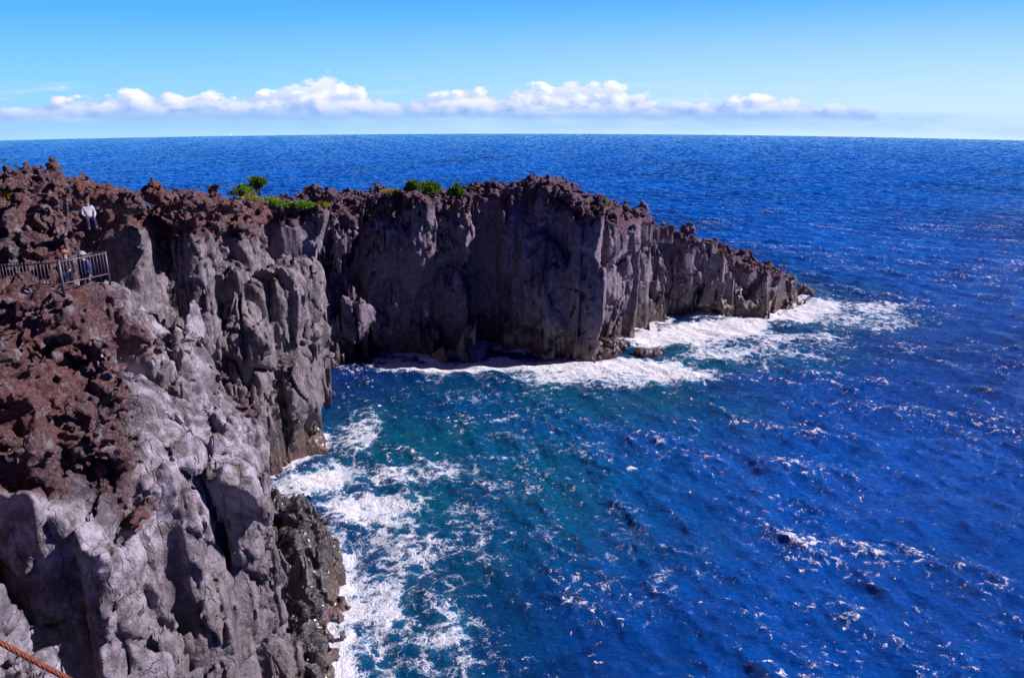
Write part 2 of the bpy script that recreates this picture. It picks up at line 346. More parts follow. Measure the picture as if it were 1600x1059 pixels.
def shelf(x, y, z):
    w1 = n3(x/2.5, y/2.5, z/3, 21); w2 = n3(x/2.5, y/2.5, z/3, 22)
    s = G.get(['shelf'], x+0.7*w1, y+0.7*w2)[0]
    c1, r1 = GC.get(['c1', 'r1'], x*1.6+3+0.3*w1, y*0+(y*1.6) % 100+0.3*w2)
    top = 1.0+2.0*r1+1.4*n3(x/4, y/4, z*0, 23)+np.clip(-s, 0, 3.2)*0.4
    f = smax(s+0.25*z, (z-top)*0.8, 0.3)
    l3 = n3(x/0.33, y/0.33, z/0.33, 25); l1 = n3(x/1.7, y/1.7, z/1.7, 26)
    fa, ea = facet(x/1.1+0.2*w1, y/1.1, z/1.9, 31, edge=True); fb = facet(x/0.45, y/0.45+0.2*w2, z/0.55, 32)
    return f-(0.75*fa+0.28*fb+0.3*np.abs(l1)+0.08*l3-0.1)+0.25*np.exp(-(ea/0.06)**2)

POOL = ThreadPoolExecutor(4)
def evalF(F, x, y, z, step=400000):
    sh = x.shape; x = x.ravel(); y = y.ravel(); z = z.ravel()
    ch = [slice(i, i+step) for i in range(0, len(x), step)]
    r = list(POOL.map(lambda c: F(x[c], y[c], z[c]), ch))
    return np.concatenate(r).reshape(sh)
def surface_net(F, lo, hi, h, B=8, lip=1.7):
    S = h*B
    nb = [int(math.ceil((hi[i]-lo[i])/S)) for i in range(3)]
    bi, bj, bk = np.meshgrid(*[np.arange(n) for n in nb], indexing='ij')
    c = evalF(F, (lo[0]+(bi+.5)*S), (lo[1]+(bj+.5)*S), (lo[2]+(bk+.5)*S))
    ci, cj, ck = np.meshgrid(*[np.arange(n+1) for n in nb], indexing='ij')
    g = evalF(F, (lo[0]+ci*S), (lo[1]+cj*S), (lo[2]+ck*S)) < 0
    tot = sum(g[a:a+nb[0], b:b+nb[1], c_:c_+nb[2]].astype(np.int8) for a in (0, 1) for b in (0, 1) for c_ in (0, 1))
    sm = (tot > 0) & (tot < 8) | ((tot == 0) & (c < 0)) | ((tot == 8) & (c >= 0)); act = sm | (np.abs(c) < S*0.87*lip)
    for ax in range(3):
        for sh in (1, -1): act |= np.roll(sm, sh, ax)
    bi = bi[act]; bj = bj[act]; bk = bk[act]
    r = np.arange(B+1); oi, oj, ok = np.meshgrid(r, r, r, indexing='ij')
    NY = nb[1]*B+4; NZ = nb[2]*B+4
    verts = []; keys = []; quads = []
    for s0 in range(0, len(bi), 3000):
        I = bi[s0:s0+3000, None, None, None]*B+oi[None]; J = bj[s0:s0+3000, None, None, None]*B+oj[None]; K = bk[s0:s0+3000, None, None, None]*B+ok[None]
        v = evalF(F, lo[0]+I*h, lo[1]+J*h, lo[2]+K*h).astype(np.float32)
        sg = v < 0
        acc = np.zeros((len(I), B, B, B, 3), np.float32); cnt = np.zeros((len(I), B, B, B), np.float32)
        A = [slice(0, B), slice(1, B+1)]
        for ax in range(3):
            for p in (0, 1):
                for q in (0, 1):
                    o0 = [0, 0, 0]; oth = [a for a in range(3) if a != ax]
                    o0[oth[0]] = p; o0[oth[1]] = q; o1 = list(o0); o1[ax] = 1
                    v0 = v[:, A[o0[0]], A[o0[1]], A[o0[2]]]; v1 = v[:, A[o1[0]], A[o1[1]], A[o1[2]]]
                    cr = (v0 < 0) != (v1 < 0)
                    tt = np.where(cr, v0/np.where(cr, v0-v1, 1), 0)
                    for a in range(3):
                        acc[..., a] += cr*(o0[a] if a != ax else 0)+(tt if a == ax else 0)
                    cnt += cr
        m = cnt > 0
        acc = acc[m]/cnt[m][:, None]
        Ic = I[:, :B, :B, :B][m]; Jc = J[:, :B, :B, :B][m]; Kc = K[:, :B, :B, :B][m]
        verts.append(np.stack([lo[0]+(Ic+acc[:, 0])*h, lo[1]+(Jc+acc[:, 1])*h, lo[2]+(Kc+acc[:, 2])*h], 1))
        keys.append((Ic.astype(np.int64)*NY+Jc)*NZ+Kc)
        for ax in range(3):
            o1 = [0, 0, 0]; o1[ax] = 1
            v0 = sg[:, :B, :B, :B]; v1 = sg[:, A[o1[0]], A[o1[1]], A[o1[2]]]
            e = v0 != v1; fl = v0[e]
            Ie = I[:, :B, :B, :B][e].astype(np.int64); Je = J[:, :B, :B, :B][e]; Ke = K[:, :B, :B, :B][e]
            k = (Ie*NY+Je)*NZ+Ke
            st = [NY*NZ, NZ, 1]; u, w_ = [st[(ax+1) % 3], st[(ax+2) % 3]]
            qd = np.stack([k-u-w_, k-w_, k, k-u], 1)
            qd[~fl] = qd[~fl][:, ::-1]
            idx = [Ie, Je, Ke]; ok_ = (idx[(ax+1) % 3] > 0) & (idx[(ax+2) % 3] > 0)
            quads.append(qd[ok_])
    V = np.concatenate(verts); Kk = np.concatenate(keys); Q = np.concatenate(quads)
    od = np.argsort(Kk); Kk = Kk[od]; V = V[od]
    f = np.searchsorted(Kk, Q); f = np.clip(f, 0, len(Kk)-1)
    good = (Kk[f] == Q).all(1); f = f[good]
    return V, f
def mesh_from(name, V, Fq, mat, attrs=None, smooth=True):
    me = bpy.data.meshes.new(name); n = len(Fq); k = Fq.shape[1]
    me.vertices.add(len(V)); me.vertices.foreach_set('co', np.ascontiguousarray(V, np.float32).ravel())
    me.loops.add(n*k); me.loops.foreach_set('vertex_index', Fq.astype(np.int32).ravel())
    me.polygons.add(n); me.polygons.foreach_set('loop_start', np.arange(n, dtype=np.int32)*k)
    try: me.polygons.foreach_set('loop_total', np.full(n, k, np.int32))
    except Exception: pass
    me.update(calc_edges=True)
    if smooth: me.polygons.foreach_set('use_smooth', np.ones(n, bool))
    for a, val in (attrs or {}).items():
        at = me.attributes.new(a, 'FLOAT', 'POINT'); at.data.foreach_set('value', np.ascontiguousarray(val, np.float32))
    me.materials.append(mat)
    o = bpy.data.objects.new(name, me); C.objects.link(o); return o
def tag(o, label=None, cat=None, group=None, kind=None):
    for k, v in (('label', label), ('category', cat), ('group', group), ('kind', kind)):
        if v: o[k] = v
    return o

# ------------------------------------------------------------------ materials
def new_mat(name):
    m = bpy.data.materials.new(name); m.use_nodes = True; q = NT(m.node_tree); q.n.clear()
    out = q.new('ShaderNodeOutputMaterial'); b = q.new('ShaderNodeBsdfPrincipled'); q.l.new(b.outputs[0], out.inputs[0])
    return m, q, b, out
def simple(name, col, rough=0.7, metal=0.0, var=0.25, scale=8.0, bump=0.0):
    m, q, b, out = new_mat(name)
    tc = q.new('ShaderNodeTexCoord').outputs['Object']
    n = q.noise(tc, scale, 5, 0.6).outputs[0]
    c = q.mix(q.mr(n, 0.3, 0.7), tuple(c*(1-var) for c in col)+(1,), tuple(min(1, c*(1+var)) for c in col)+(1,))
    q.set(b.inputs['Base Color'], c); b.inputs['Roughness'].default_value = rough; b.inputs['Metallic'].default_value = metal
    if bump:
        bn = q.new('ShaderNodeBump', i={'Strength': bump, 'Distance': 0.02, 'Height': n}); q.l.new(bn.outputs[0], b.inputs['Normal'])
    return m

def rock_material(name, dark=1.0, far=False, wl=2.4):
    m, q, b, out = new_mat(name)
    geo = q.new('ShaderNodeNewGeometry'); P = geo.outputs['Position']
    z = q.new('ShaderNodeSeparateXYZ', i={0: P}).outputs[2]
    cl = q.new('ShaderNodeAttribute', attribute_name='clinker').outputs['Fac']
    pale = q.new('ShaderNodeAttribute', attribute_name='pale').outputs['Fac']
    nb = q.noise(P, 0.35, 5, 0.6).outputs[0]
    nm = q.noise(P, 1.6, 6, 0.65).outputs[0]
    nf = q.noise(P, 7.0, 6, 0.7).outputs[0]
    vs = q.noise(q.scalev(P, (0.9, 0.9, 0.16)), 1.3, 5, 0.6).outputs[0]       # run-off streaks
    d = dark
    g = q.ramp(q.m('ADD', q.m('MULTIPLY', nm, 0.75), q.m('MULTIPLY', nf, 0.25)), [(0.33, (0.105*d, 0.088*d, 0.105*d)), (0.5, (0.21*d, 0.178*d, 0.20*d)), (0.66, (0.36*d, 0.31*d, 0.345*d))])
    g = q.mix(q.mr(vs, 0.48, 0.68, 0, 0.7), g, (0.075*d, 0.062*d, 0.075*d, 1))
    g = q.mix(q.mr(nb, 0.45, 0.62, 0, 0.6), g, (0.25*d, 0.215*d, 0.20*d, 1))
    # pale weathered skin and salt-white patches
    pp = q.m('MULTIPLY', pale, q.mr(q.m('ADD', q.m('MULTIPLY', nm, 0.6), q.m('MULTIPLY', nb, 0.4)), 0.47, 0.60))
    g = q.mix(q.m('MULTIPLY', pp, 0.82), g, (0.50, 0.455, 0.54, 1))
    # clinker: rust, oxblood and charcoal
    k = q.ramp(nf, [(0.30, (0.045, 0.027, 0.032)), (0.45, (0.17, 0.092, 0.10)), (0.57, (0.31, 0.18, 0.19)), (0.70, (0.55, 0.42, 0.43))])
    kr = q.noise(P, 0.55, 5, 0.65).outputs[0]
    k = q.mix(q.mr(kr, 0.52, 0.66, 0, 0.75), k, q.ramp(nf, [(0.32, (0.04, 0.034, 0.05)), (0.5, (0.16, 0.14, 0.175)), (0.7, (0.34, 0.31, 0.36))]))
    kr2 = q.noise(q.vm('ADD', P, (31, 7, 3)), 0.45, 5, 0.6).outputs[0]
    k = q.mix(q.mr(kr2, 0.47, 0.58, 0, 0.85), k, q.ramp(nf, [(0.3, (0.12, 0.045, 0.035)), (0.55, (0.32, 0.15, 0.135)), (0.75, (0.50, 0.28, 0.25))]))
    k = q.mix(q.m('MULTIPLY', pale, q.mr(nm, 0.56, 0.64, 0, 0.75)), k, (0.52, 0.48, 0.52, 1))
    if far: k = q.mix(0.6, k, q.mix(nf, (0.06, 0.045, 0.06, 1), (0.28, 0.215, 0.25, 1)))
    clm = q.mr(q.m('ADD', cl, q.m('ADD', q.m('MULTIPLY', q.m('SUBTRACT', nm, 0.5), 2.2), q.m('MULTIPLY', q.m('SUBTRACT', nf, 0.5), 0.8))), 0.3, 0.8, 0, 1, True)
    col = q.mix(clm, g, k)
    # fine cracks in the smooth basalt
    wp = q.vm('ADD', P, q.vm('SCALE', q.noise(P, 1.4, 3).outputs[1], 0.9))
    ed = q.vor(wp, 0.75, 'DISTANCE_TO_EDGE'); ed2 = q.vor(wp, 2.3, 'DISTANCE_TO_EDGE')
    gate = q.mr(q.noise(q.vm('ADD', P, (5, 5, 5)), 0.8, 3).outputs[0], 0.50, 0.62)
    crk = q.m('MULTIPLY', q.mr(ed, 0.0, 0.016, 1, 0), gate)
    crk2 = q.m('MULTIPLY', q.mr(ed2, 0.0, 0.02, 1, 0), q.mr(q.noise(q.vm('ADD', P, (15, 5, 2)), 1.1, 3).outputs[0], 0.5, 0.6, 0, 0.7))
    jp = q.scalev(q.vm('ADD', P, q.vm('SCALE', q.noise(P, 0.9, 4).outputs[1], 0.7)), (1, 1, 0.13))
    je = q.m('MULTIPLY', q.mr(q.vor(jp, 1.25, 'DISTANCE_TO_EDGE'), 0.0, 0.03, 1, 0), q.mr(q.noise(q.vm('ADD', P, (3, 9, 1)), 0.6, 3).outputs[0], 0.42, 0.55))
    crk2 = q.m('MAXIMUM', crk2, je)
    ck = q.m('MULTIPLY', q.m('MAXIMUM', crk, crk2), q.m('SUBTRACT', 1.0, clm))
    col = q.mix(q.m('MULTIPLY', ck, 0.4), col, (0.03, 0.025, 0.03, 1))
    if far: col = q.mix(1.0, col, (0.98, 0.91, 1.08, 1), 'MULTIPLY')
    else: col = q.mix(1.0, col, (1.0, 0.97, 1.0, 1), 'MULTIPLY')
    # splash zone: black wet rock, ochre and purple weed at the waterline
    zz = q.m('ADD', z, q.m('MULTIPLY', q.m('SUBTRACT', nb, 0.5), 6.0))
    wet = q.mr(zz, wl, wl+2.2, 1, 0, True)
    zz2 = q.m('ADD', z, q.m('MULTIPLY', q.m('SUBTRACT', nm, 0.5), 2.2))
    col = q.mix(q.m('MULTIPLY', wet, 0.72), col, q.mix(nm, (0.016, 0.012, 0.012, 1), (0.085, 0.058, 0.048, 1)))
    och = q.m('MULTIPLY', q.mr(zz2, 1.2, 2.0, 1, 0, True), q.mr(nf, 0.42, 0.6))
    col = q.mix(q.m('MULTIPLY', och, 0.75), col, (0.20, 0.12, 0.045, 1))
    pur = q.m('MULTIPLY', q.mr(zz2, 0.45, 0.9, 1, 0, True), q.mr(nf, 0.4, 0.55))
    col = q.mix(q.m('MULTIPLY', pur, 0.8), col, (0.10, 0.035, 0.05, 1))
    q.set(b.inputs['Base Color'], col)
    q.set(b.inputs['Roughness'], q.mr(wet, 0, 1, 0.85, 0.22))
    q.set(b.inputs['Specular IOR Level'], q.mr(wet, 0, 1, 0.25, 0.6))
    q.set(b.inputs['Coat Weight'], q.m('MULTIPLY', wet, 0.5)); b.inputs['Coat Roughness'].default_value = 0.12
    # relief
    h_g = q.m('ADD', q.m('ADD', q.m('MULTIPLY', q.noise(P, 6.0, 9, 0.68).outputs[0], 0.15), q.m('MULTIPLY', q.m('ABSOLUTE', q.m('SUBTRACT', q.noise(q.scalev(P, (1, 1, 0.7)), 2.2, 5, 0.6, 0.8).outputs[0], 0.5)), 0.35)), q.m('MULTIPLY', q.vor(q.vm('ADD', q.scalev(P, (1, 1, 0.6)), q.vm('SCALE', q.noise(P, 1.0, 3).outputs[1], 0.5)), 1.3), 0.14))
    h_g = q.m('SUBTRACT', h_g, q.m('MULTIPLY', ck, 0.09))
    rid = q.noise(P, 3.2, 7, 0.72).outputs[0]
    h_c = q.m('ADD', q.m('MULTIPLY', q.m('ABSOLUTE', q.m('SUBTRACT', rid, 0.5)), 1.2), q.m('MULTIPLY', q.noise(P, 9.0, 5, 0.7).outputs[0], 0.34))
    hh = q.m('ADD', q.m('MULTIPLY', h_g, q.m('SUBTRACT', 1.0, clm)), q.m('MULTIPLY', h_c, clm))
    bn = q.new('ShaderNodeBump', i={'Strength': 1.0, 'Distance': 0.6, 'Height': hh}); q.l.new(bn.outputs[0], b.inputs['Normal'])
    return m
rock_near = rock_material('weathered_basalt', 0.90)
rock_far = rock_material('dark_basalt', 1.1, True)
rock_wet = rock_material('wet_basalt', 0.6, False, 7.0)

# ------------------------------------------------------------------ land
def landF(x, y, z):
    f = land(x, y, z)[0]
    return np.maximum(f, -2.5-z)
def make_land(name, lo, hi, h, mat, label):
    V, Q = surface_net(landF, lo, hi, h)
    f, cl, top = [], [], []
    for s0 in range(0, len(V), 400000):
        a = land(V[s0:s0+400000, 0], V[s0:s0+400000, 1], V[s0:s0+400000, 2]); cl.append(a[1]); top.append(a[2])
    cl = np.concatenate(cl)
    pale = (1-sstep(34, 44, V[:, 1]))*sstep(11, 16, V[:, 2])+0.25*sstep(40, 46, V[:, 1])*(1-sstep(70, 76, V[:, 1]))*sstep(8, 13, V[:, 2])
    o = mesh_from(name, V, Q, mat, {'clinker': cl, 'pale': pale})
    tag(o, label, None, None, 'structure')
    print(name, len(V), round(time.time()-T0, 1)); return o
import os
Q_ = float(os.environ.get('QS', '1'))
Y1, Y2 = 41.0, 74.0
make_land('cliff', (-44, -10, -3), (-7, Y1, 28), 0.085*Q_, rock_near, 'near lava cliff with rusty clinker top and pale grey face')
make_land('rock_buttress', (-44, Y1, -3), (-14, Y2, 27), 0.12*Q_, rock_near, 'grey columnar buttress dropping into the cove')
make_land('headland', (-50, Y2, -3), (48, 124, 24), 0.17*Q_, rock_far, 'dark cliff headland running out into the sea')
V, Q = surface_net(lambda x, y, z: np.maximum(shelf(x, y, z), -1.5-z), (-20, 8, -2), (-6, 52, 6.5), 0.09*Q_)
o = mesh_from('rock_shelf', V, Q, rock_wet, {'clinker': np.zeros(len(V)), 'pale': np.zeros(len(V))}); tag(o, kind='structure', label='black wet rock shelf at the foot of the near cliff')
print('shelf', len(V), time.time()-T0)

# ------------------------------------------------------------------ sea
RPL = 29400.0
def build_sea():
    def dens(lo, hi, n): return np.linspace(lo, hi, n, endpoint=False)
    th = np.concatenate([dens(-180, -60, 40), dens(-60, -40, 90), dens(-40, 40, int(1000/Q_)), dens(40, 60, 90), dens(60, 180, 41)])
    th = np.radians(th); nt = len(th)
    r = [0.5, 6, 12, 17]
    while r[-1] < 1600: r.append(r[-1]*(1+0.0026*Q_ if r[-1] > 17 else 1.1) if r[-1] > 20 else r[-1]+0.4)
    r += [2000, 2600]; r = np.array(r); nr = len(r)
    R, TH = np.meshgrid(r, th, indexing='ij')
    X = R*np.sin(TH); Y = R*np.cos(TH)
    land_sd = np.full(X.shape, 60.0)
    m = (R < 160)
    a, b_ = G.get(['sd', 'shelf'], X[m], Y[m]); land_sd[m] = np.minimum(a, np.where(Y[m] < 52, b_, 99))
    res = R*math.radians(80/1000*Q_)
    rr = np.random.RandomState(11)
    Z = np.zeros_like(X); DX = np.zeros_like(X); DY = np.zeros_like(X)
    wd = math.radians(200)                       # waves run towards the lower left
    calm = sstep(-2, 22, land_sd)*0.65+0.35
    for lam in np.geomspace(0.7, 34, 64):
        th0 = wd+rr.normal(0, 0.6); k = 2*math.pi/lam; ph = rr.rand()*6.283
        amp = 0.0165*lam**0.62*(1 if lam < 9 else 0.22*(9/lam))
        fade = sstep(1.8, 3.6, lam/np.maximum(res, 1e-3))
        arg = k*(X*math.sin(th0)+Y*math.cos(th0))+ph+1.2*np.sin(X/37*rr.rand()+Y/41*rr.rand()+ph)
        s_, c_ = np.sin(arg), np.cos(arg)
        g = fade*amp
        Z += g*s_; DX += g*0.4*c_*math.sin(th0); DY += g*0.4*c_*math.cos(th0)
    crest = Z.copy()
    chop = n3(X/1.1, Y/1.1, X*0, 31)*0.10+n3(X/0.5, Y/0.5, X*0, 32)*0.05
    rough = (1-sstep(0, 9, land_sd))*(R < 160)
    Z = Z*calm+rough*(chop*1.2+0.45*n3(X/3, Y/3, X*0, 33))
    X2 = X+DX*calm; Y2_ = Y+DY*calm
    Z2 = Z-R*R/(2*RPL)
    # foam and turquoise, laid out in plan
    F = np.zeros_like(X)
    shore = np.clip(land_sd, -1, 60)
    F = np.maximum(F, 1.0-shore/1.3)*(Y > 50)+np.maximum(F, 1.05-shore/3.2)*(Y <= 50)
    F *= np.where((X < -15.5) & (Y > 63), 0.35, 1)
    def blob(x, y, rx, ry, rot, s):
        nonlocal F
        c, s_ = math.cos(math.radians(rot)), math.sin(math.radians(rot))
        u = ((X-x)*c+(Y-y)*s_)/rx; v = (-(X-x)*s_+(Y-y)*c)/ry
        wv = 0.5*n3(X/4, Y/4, X*0, 40)
        F = np.maximum(F, s*np.clip(1.25-np.sqrt(u*u+v*v)+wv, 0, 1))
    for bl in FOAM: blob(*bl)
    TQ = np.zeros_like(X)
    for (x, y, rx, ry, s) in TEAL:
        TQ = np.maximum(TQ, s*np.exp(-((X-x)/rx)**2-((Y-y)/ry)**2)*(1+0.5*n3(X/6, Y/6, X*0, 41)))
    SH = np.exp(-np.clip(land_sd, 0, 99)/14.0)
    i, j = np.meshgrid(np.arange(nr-1), np.arange(nt), indexing='ij'); j2 = (j+1) % nt
    Qd = np.stack([i*nt+j, i*nt+j2, (i+1)*nt+j2, (i+1)*nt+j], -1).reshape(-1, 4)
    V = np.stack([X2, Y2_, Z2], -1).reshape(-1, 3)
    return V, Qd, {'foam': F.ravel(), 'teal': TQ.ravel(), 'shore': SH.ravel(), 'crest': crest.ravel()}
#       x, y, rx, ry, rotation, strength
FOAM = [(20,92.5,9,5.0,45,1.35),(28,96.5,9,4.0,5,1.35),(37,101,6,4,40,1.3),(43,106,7,5.5,50,1.15),(51,106,9,4,20,0.7),(13,81,9,4.6,12,1.15),(18,78,7,3.6,8,0.95),(2,80.6,11,2.6,-3,1.15),(-8,80.6,8,2.2,0,1.05),(-14,83,4,2,0,0.7),(7,77.5,15,4.5,0,0.72),(24,85,10,3.4,10,0.72),(30,87,17,7,12,0.50),(48,101,12,7,20,0.55),(2,60,14,12,0,0.29),(7,46,9,14,0,0.25),(-3,72,8,5,0,0.36),(34,92,10,2.6,8,0.62),
        (17,76,8,1.8,5,0.45),(-15.5,54,5,3.6,20,1.0),(-10.5,50,5.5,3.5,0,0.85),(-7.4,44,4.8,7,10,0.64),(-7.2,37,2.6,7,0,0.76),(-7.2,30,2.6,8,0,0.72),(-3.2,37,4.0,9,-10,0.55),(-13.5,63,3,5,10,0.72),(-8,55,7,2.6,15,0.62),(-2,58,6,1.6,10,0.42),
        (-19.5,92,2,2.5,0,0.8),(-1,66,1.5,0.6,40,0.8),(9.5,56,0.8,0.5,60,0.9),(-3,48,3,5,30,0.45)]
TEAL = [(-8,62,10,10,0.8),(-6,50,6,5,1.0),(2,54,13,13,0.75),(10,78,14,6,0.8),(22,84,16,6,0.8),(42,100,12,7,0.7),(-4,38,6,12,0.6),(6,70,18,10,0.75)]

def sea_material():
    m, q, b, out = new_mat('sea_water')
    geo = q.new('ShaderNodeNewGeometry'); P = geo.outputs['Position']
    sep = q.new('ShaderNodeSeparateXYZ', i={0: P}); xy = q.new('ShaderNodeCombineXYZ', i={0: sep.outputs[0], 1: sep.outputs[1], 2: 0.0}).outputs[0]
    A = lambda n: q.new('ShaderNodeAttribute', attribute_name=n).outputs['Fac']
    foam, teal, crest = A('foam'), A('teal'), A('crest')
    nb = q.noise(xy, 0.02, 4, 0.6).outputs[0]
    nm = q.noise(xy, 0.25, 4, 0.6).outputs[0]
    col = q.mix(q.mr(nb, 0.35, 0.65), (0.0, 0.05, 0.31, 1), (0.0, 0.115, 0.58, 1))
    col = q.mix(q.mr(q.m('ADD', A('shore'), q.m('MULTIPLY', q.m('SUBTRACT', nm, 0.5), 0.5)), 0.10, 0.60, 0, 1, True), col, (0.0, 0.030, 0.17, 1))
    col = q.mix(q.mr(teal, 0.1, 1.0, 0, 0.9), col, (0.0, 0.12, 0.20, 1))
    # churned-in air: pale turquoise
    aer = q.m('MULTIPLY', q.mr(q.m('ADD', foam, q.m('MULTIPLY', q.m('SUBTRACT', nm, 0.5), 0.9)), 0.25, 1.0, 0, 0.6, True), 1.0)
    col = q.mix(aer, col, (0.02, 0.24, 0.42, 1))
    # foam lace
    w1 = q.vm('SCALE', q.vm('SUBTRACT', q.noise(xy, 0.55, 4, 0.6).outputs[1], (0.5, 0.5, 0.5)), 2.2)
    w2 = q.vm('SCALE', q.vm('SUBTRACT', q.noise(xy, 2.6, 3, 0.6).outputs[1], (0.5, 0.5, 0.5)), 0.55)
    pw = q.vm('ADD', q.vm('ADD', xy, w1), w2)
    l1 = q.mr(q.vor(pw, 0.75, 'DISTANCE_TO_EDGE'), 0.0, 0.32, 1, 0)
    l2 = q.mr(q.vor(pw, 2.3, 'DISTANCE_TO_EDGE'), 0.0, 0.36, 1, 0)
    fn = q.noise(pw, 1.2, 7, 0.72).outputs[0]
    l3 = q.mr(q.vor(pw, 5.5, 'DISTANCE_TO_EDGE'), 0.0, 0.4, 1, 0)
    lace = q.m('ADD', q.m('ADD', q.m('MULTIPLY', l1, 0.34), q.m('MULTIPLY', l3, 0.18)), q.m('ADD', q.m('MULTIPLY', l2, 0.24), q.m('MULTIPLY', q.mr(fn, 0.3, 0.7), 0.40)))
    fz = q.m('ADD', foam, q.m('MULTIPLY', q.m('SUBTRACT', q.noise(xy, 0.3, 5, 0.65).outputs[0], 0.5), 0.9))
    fm = q.m('MULTIPLY', q.mr(q.m('ADD', lace, q.m('MULTIPLY', fz, 0.95)), 1.10, 1.40, 0, 1, True), q.mr(foam, 0.02, 0.18))
    # scattered whitecaps on the crests; the white flecks also paint in sun glints
    fk = q.noise(xy, 0.07, 4, 0.6).outputs[0]
    fl = q.noise(pw, 1.7, 6, 0.75).outputs[0]
    wc = q.mr(q.m('ADD', fl, q.m('ADD', q.m('MULTIPLY', crest, 0.16), q.m('MULTIPLY', q.m('SUBTRACT', fk, 0.5), 0.38))), 0.622, 0.665, 0, 1.0)
    wc = q.m('MULTIPLY', wc, q.mr(sep.outputs[1], 90, 260, 1.0, 0.25))
    fm = q.m('MAXIMUM', fm, wc)
    # waves: small-scale chop as relief
    wv = q.noise(q.scalev(xy, (1.0, 1.7, 1)), 1.9, 7, 0.66, 0.5).outputs[0]
    wv2 = q.noise(q.scalev(xy, (1.0, 1.5, 1)), 0.33, 4, 0.55, 0.3).outputs[0]
    hgt = q.m('ADD', q.m('MULTIPLY', wv, 0.42), q.m('MULTIPLY', wv2, 0.8))
    hgt = q.m('ADD', hgt, q.m('MULTIPLY', fm, 0.10))
    bn = q.new('ShaderNodeBump', i={'Strength': q.mr(sep.outputs[1], 120, 700, 1.0, 0.3), 'Distance': 1.0, 'Height': hgt})
    q.set(b.inputs['Base Color'], col); b.inputs['Roughness'].default_value = 0.09; b.inputs['IOR'].default_value = 1.333; b.inputs['Specular Tint'].default_value = (0.35, 0.65, 1.0, 1)
    q.l.new(bn.outputs[0], b.inputs['Normal'])
    bf = q.new('ShaderNodeBump', i={'Strength': 0.6, 'Distance': 0.5, 'Height': q.m('ADD', lace, wv2)})
    fb = q.new('ShaderNodeBsdfDiffuse', i={'Color': q.mix(q.mr(q.m('ADD', q.m('MULTIPLY', fn, 0.6), q.m('ADD', q.m('MULTIPLY', fz, 0.35), q.m('MULTIPLY', wc, 0.4))), 0.32, 0.62), (0.40, 0.55, 0.80, 1), (0.90, 0.88, 0.93, 1))}); q.l.new(bf.outputs[0], fb.inputs['Normal'])
    mx = q.new('ShaderNodeMixShader', i={0: fm}); q.l.new(b.outputs[0], mx.inputs[1]); q.l.new(fb.outputs[0], mx.inputs[2])
    q.l.new(mx.outputs[0], out.inputs[0])
    return m
V, Q, at = build_sea()
sea = mesh_from('sea', V, Q, sea_material(), at); tag(sea, kind='structure')
print('sea', len(V), time.time()-T0)

# ------------------------------------------------------------------ things
def thing(name, label, cat, loc, rz=0.0, group=None):
    o = bpy.data.objects.new(name, None); C.objects.link(o); o.location = loc; o.rotation_euler = (0, 0, rz); o.empty_display_size = 0.2
    return tag(o, label, cat, group)
def bm_obj(name, bm, mat, parent=None, smooth=False):
    me = bpy.data.meshes.new(name); bm.normal_update(); bm.to_mesh(me); bm.free(); me.materials.append(mat)
    if smooth: me.polygons.foreach_set('use_smooth', np.ones(len(me.polygons), bool))
    o = bpy.data.objects.new(name, me); C.objects.link(o); o.parent = parent; return o
def add_tube(bm, pts, rad, n=8, cap=True):
    rings = []; prev = Vector((0, 0, 1))
    for i, p in enumerate(pts):
        p = Vector(p); a = Vector(pts[max(0, i-1)]); b = Vector(pts[min(len(pts)-1, i+1)]); d = (b-a).normalized()
        u = d.cross(prev)
        if u.length < 1e-3: u = d.cross(Vector((1, 0, 0)))
        u.normalize(); v = d.cross(u); prev = v.cross(d) if False else prev
        r = rad[i] if isinstance(rad, (list, tuple)) else rad
        rings.append([bm.verts.new(p+(u*math.cos(2*math.pi*k/n)+v*math.sin(2*math.pi*k/n))*r) for k in range(n)])
    for a, b in zip(rings, rings[1:]):
        for k in range(n): bm.faces.new((a[k], a[(k+1) % n], b[(k+1) % n], b[k]))
    if cap: bm.faces.new(rings[0][::-1]); bm.faces.new(rings[-1])
def add_box(bm, c, s, M=None):
    r = bmesh.ops.create_cube(bm, size=1)['verts']
    for v in r: v.co = Vector((v.co.x*s[0]+c[0], v.co.y*s[1]+c[1], v.co.z*s[2]+c[2]))
    if M: bmesh.ops.transform(bm, matrix=M, verts=r)
def add_ball(bm, c, r, sub=2):
    vs = bmesh.ops.create_icosphere(bm, subdivisions=sub, radius=1)['verts']
    r = r if isinstance(r, (tuple, list)) else (r, r, r)
    for v in vs: v.co = Vector((v.co.x*r[0]+c[0], v.co.y*r[1]+c[1], v.co.z*r[2]+c[2]))
def ground(x, y):
    z = np.arange(27, -1, -0.05); f = landF(np.full_like(z, x), np.full_like(z, y), z)
    k = np.argmax(f < 0); return float(z[k]) if (f < 0).any() else 0.0

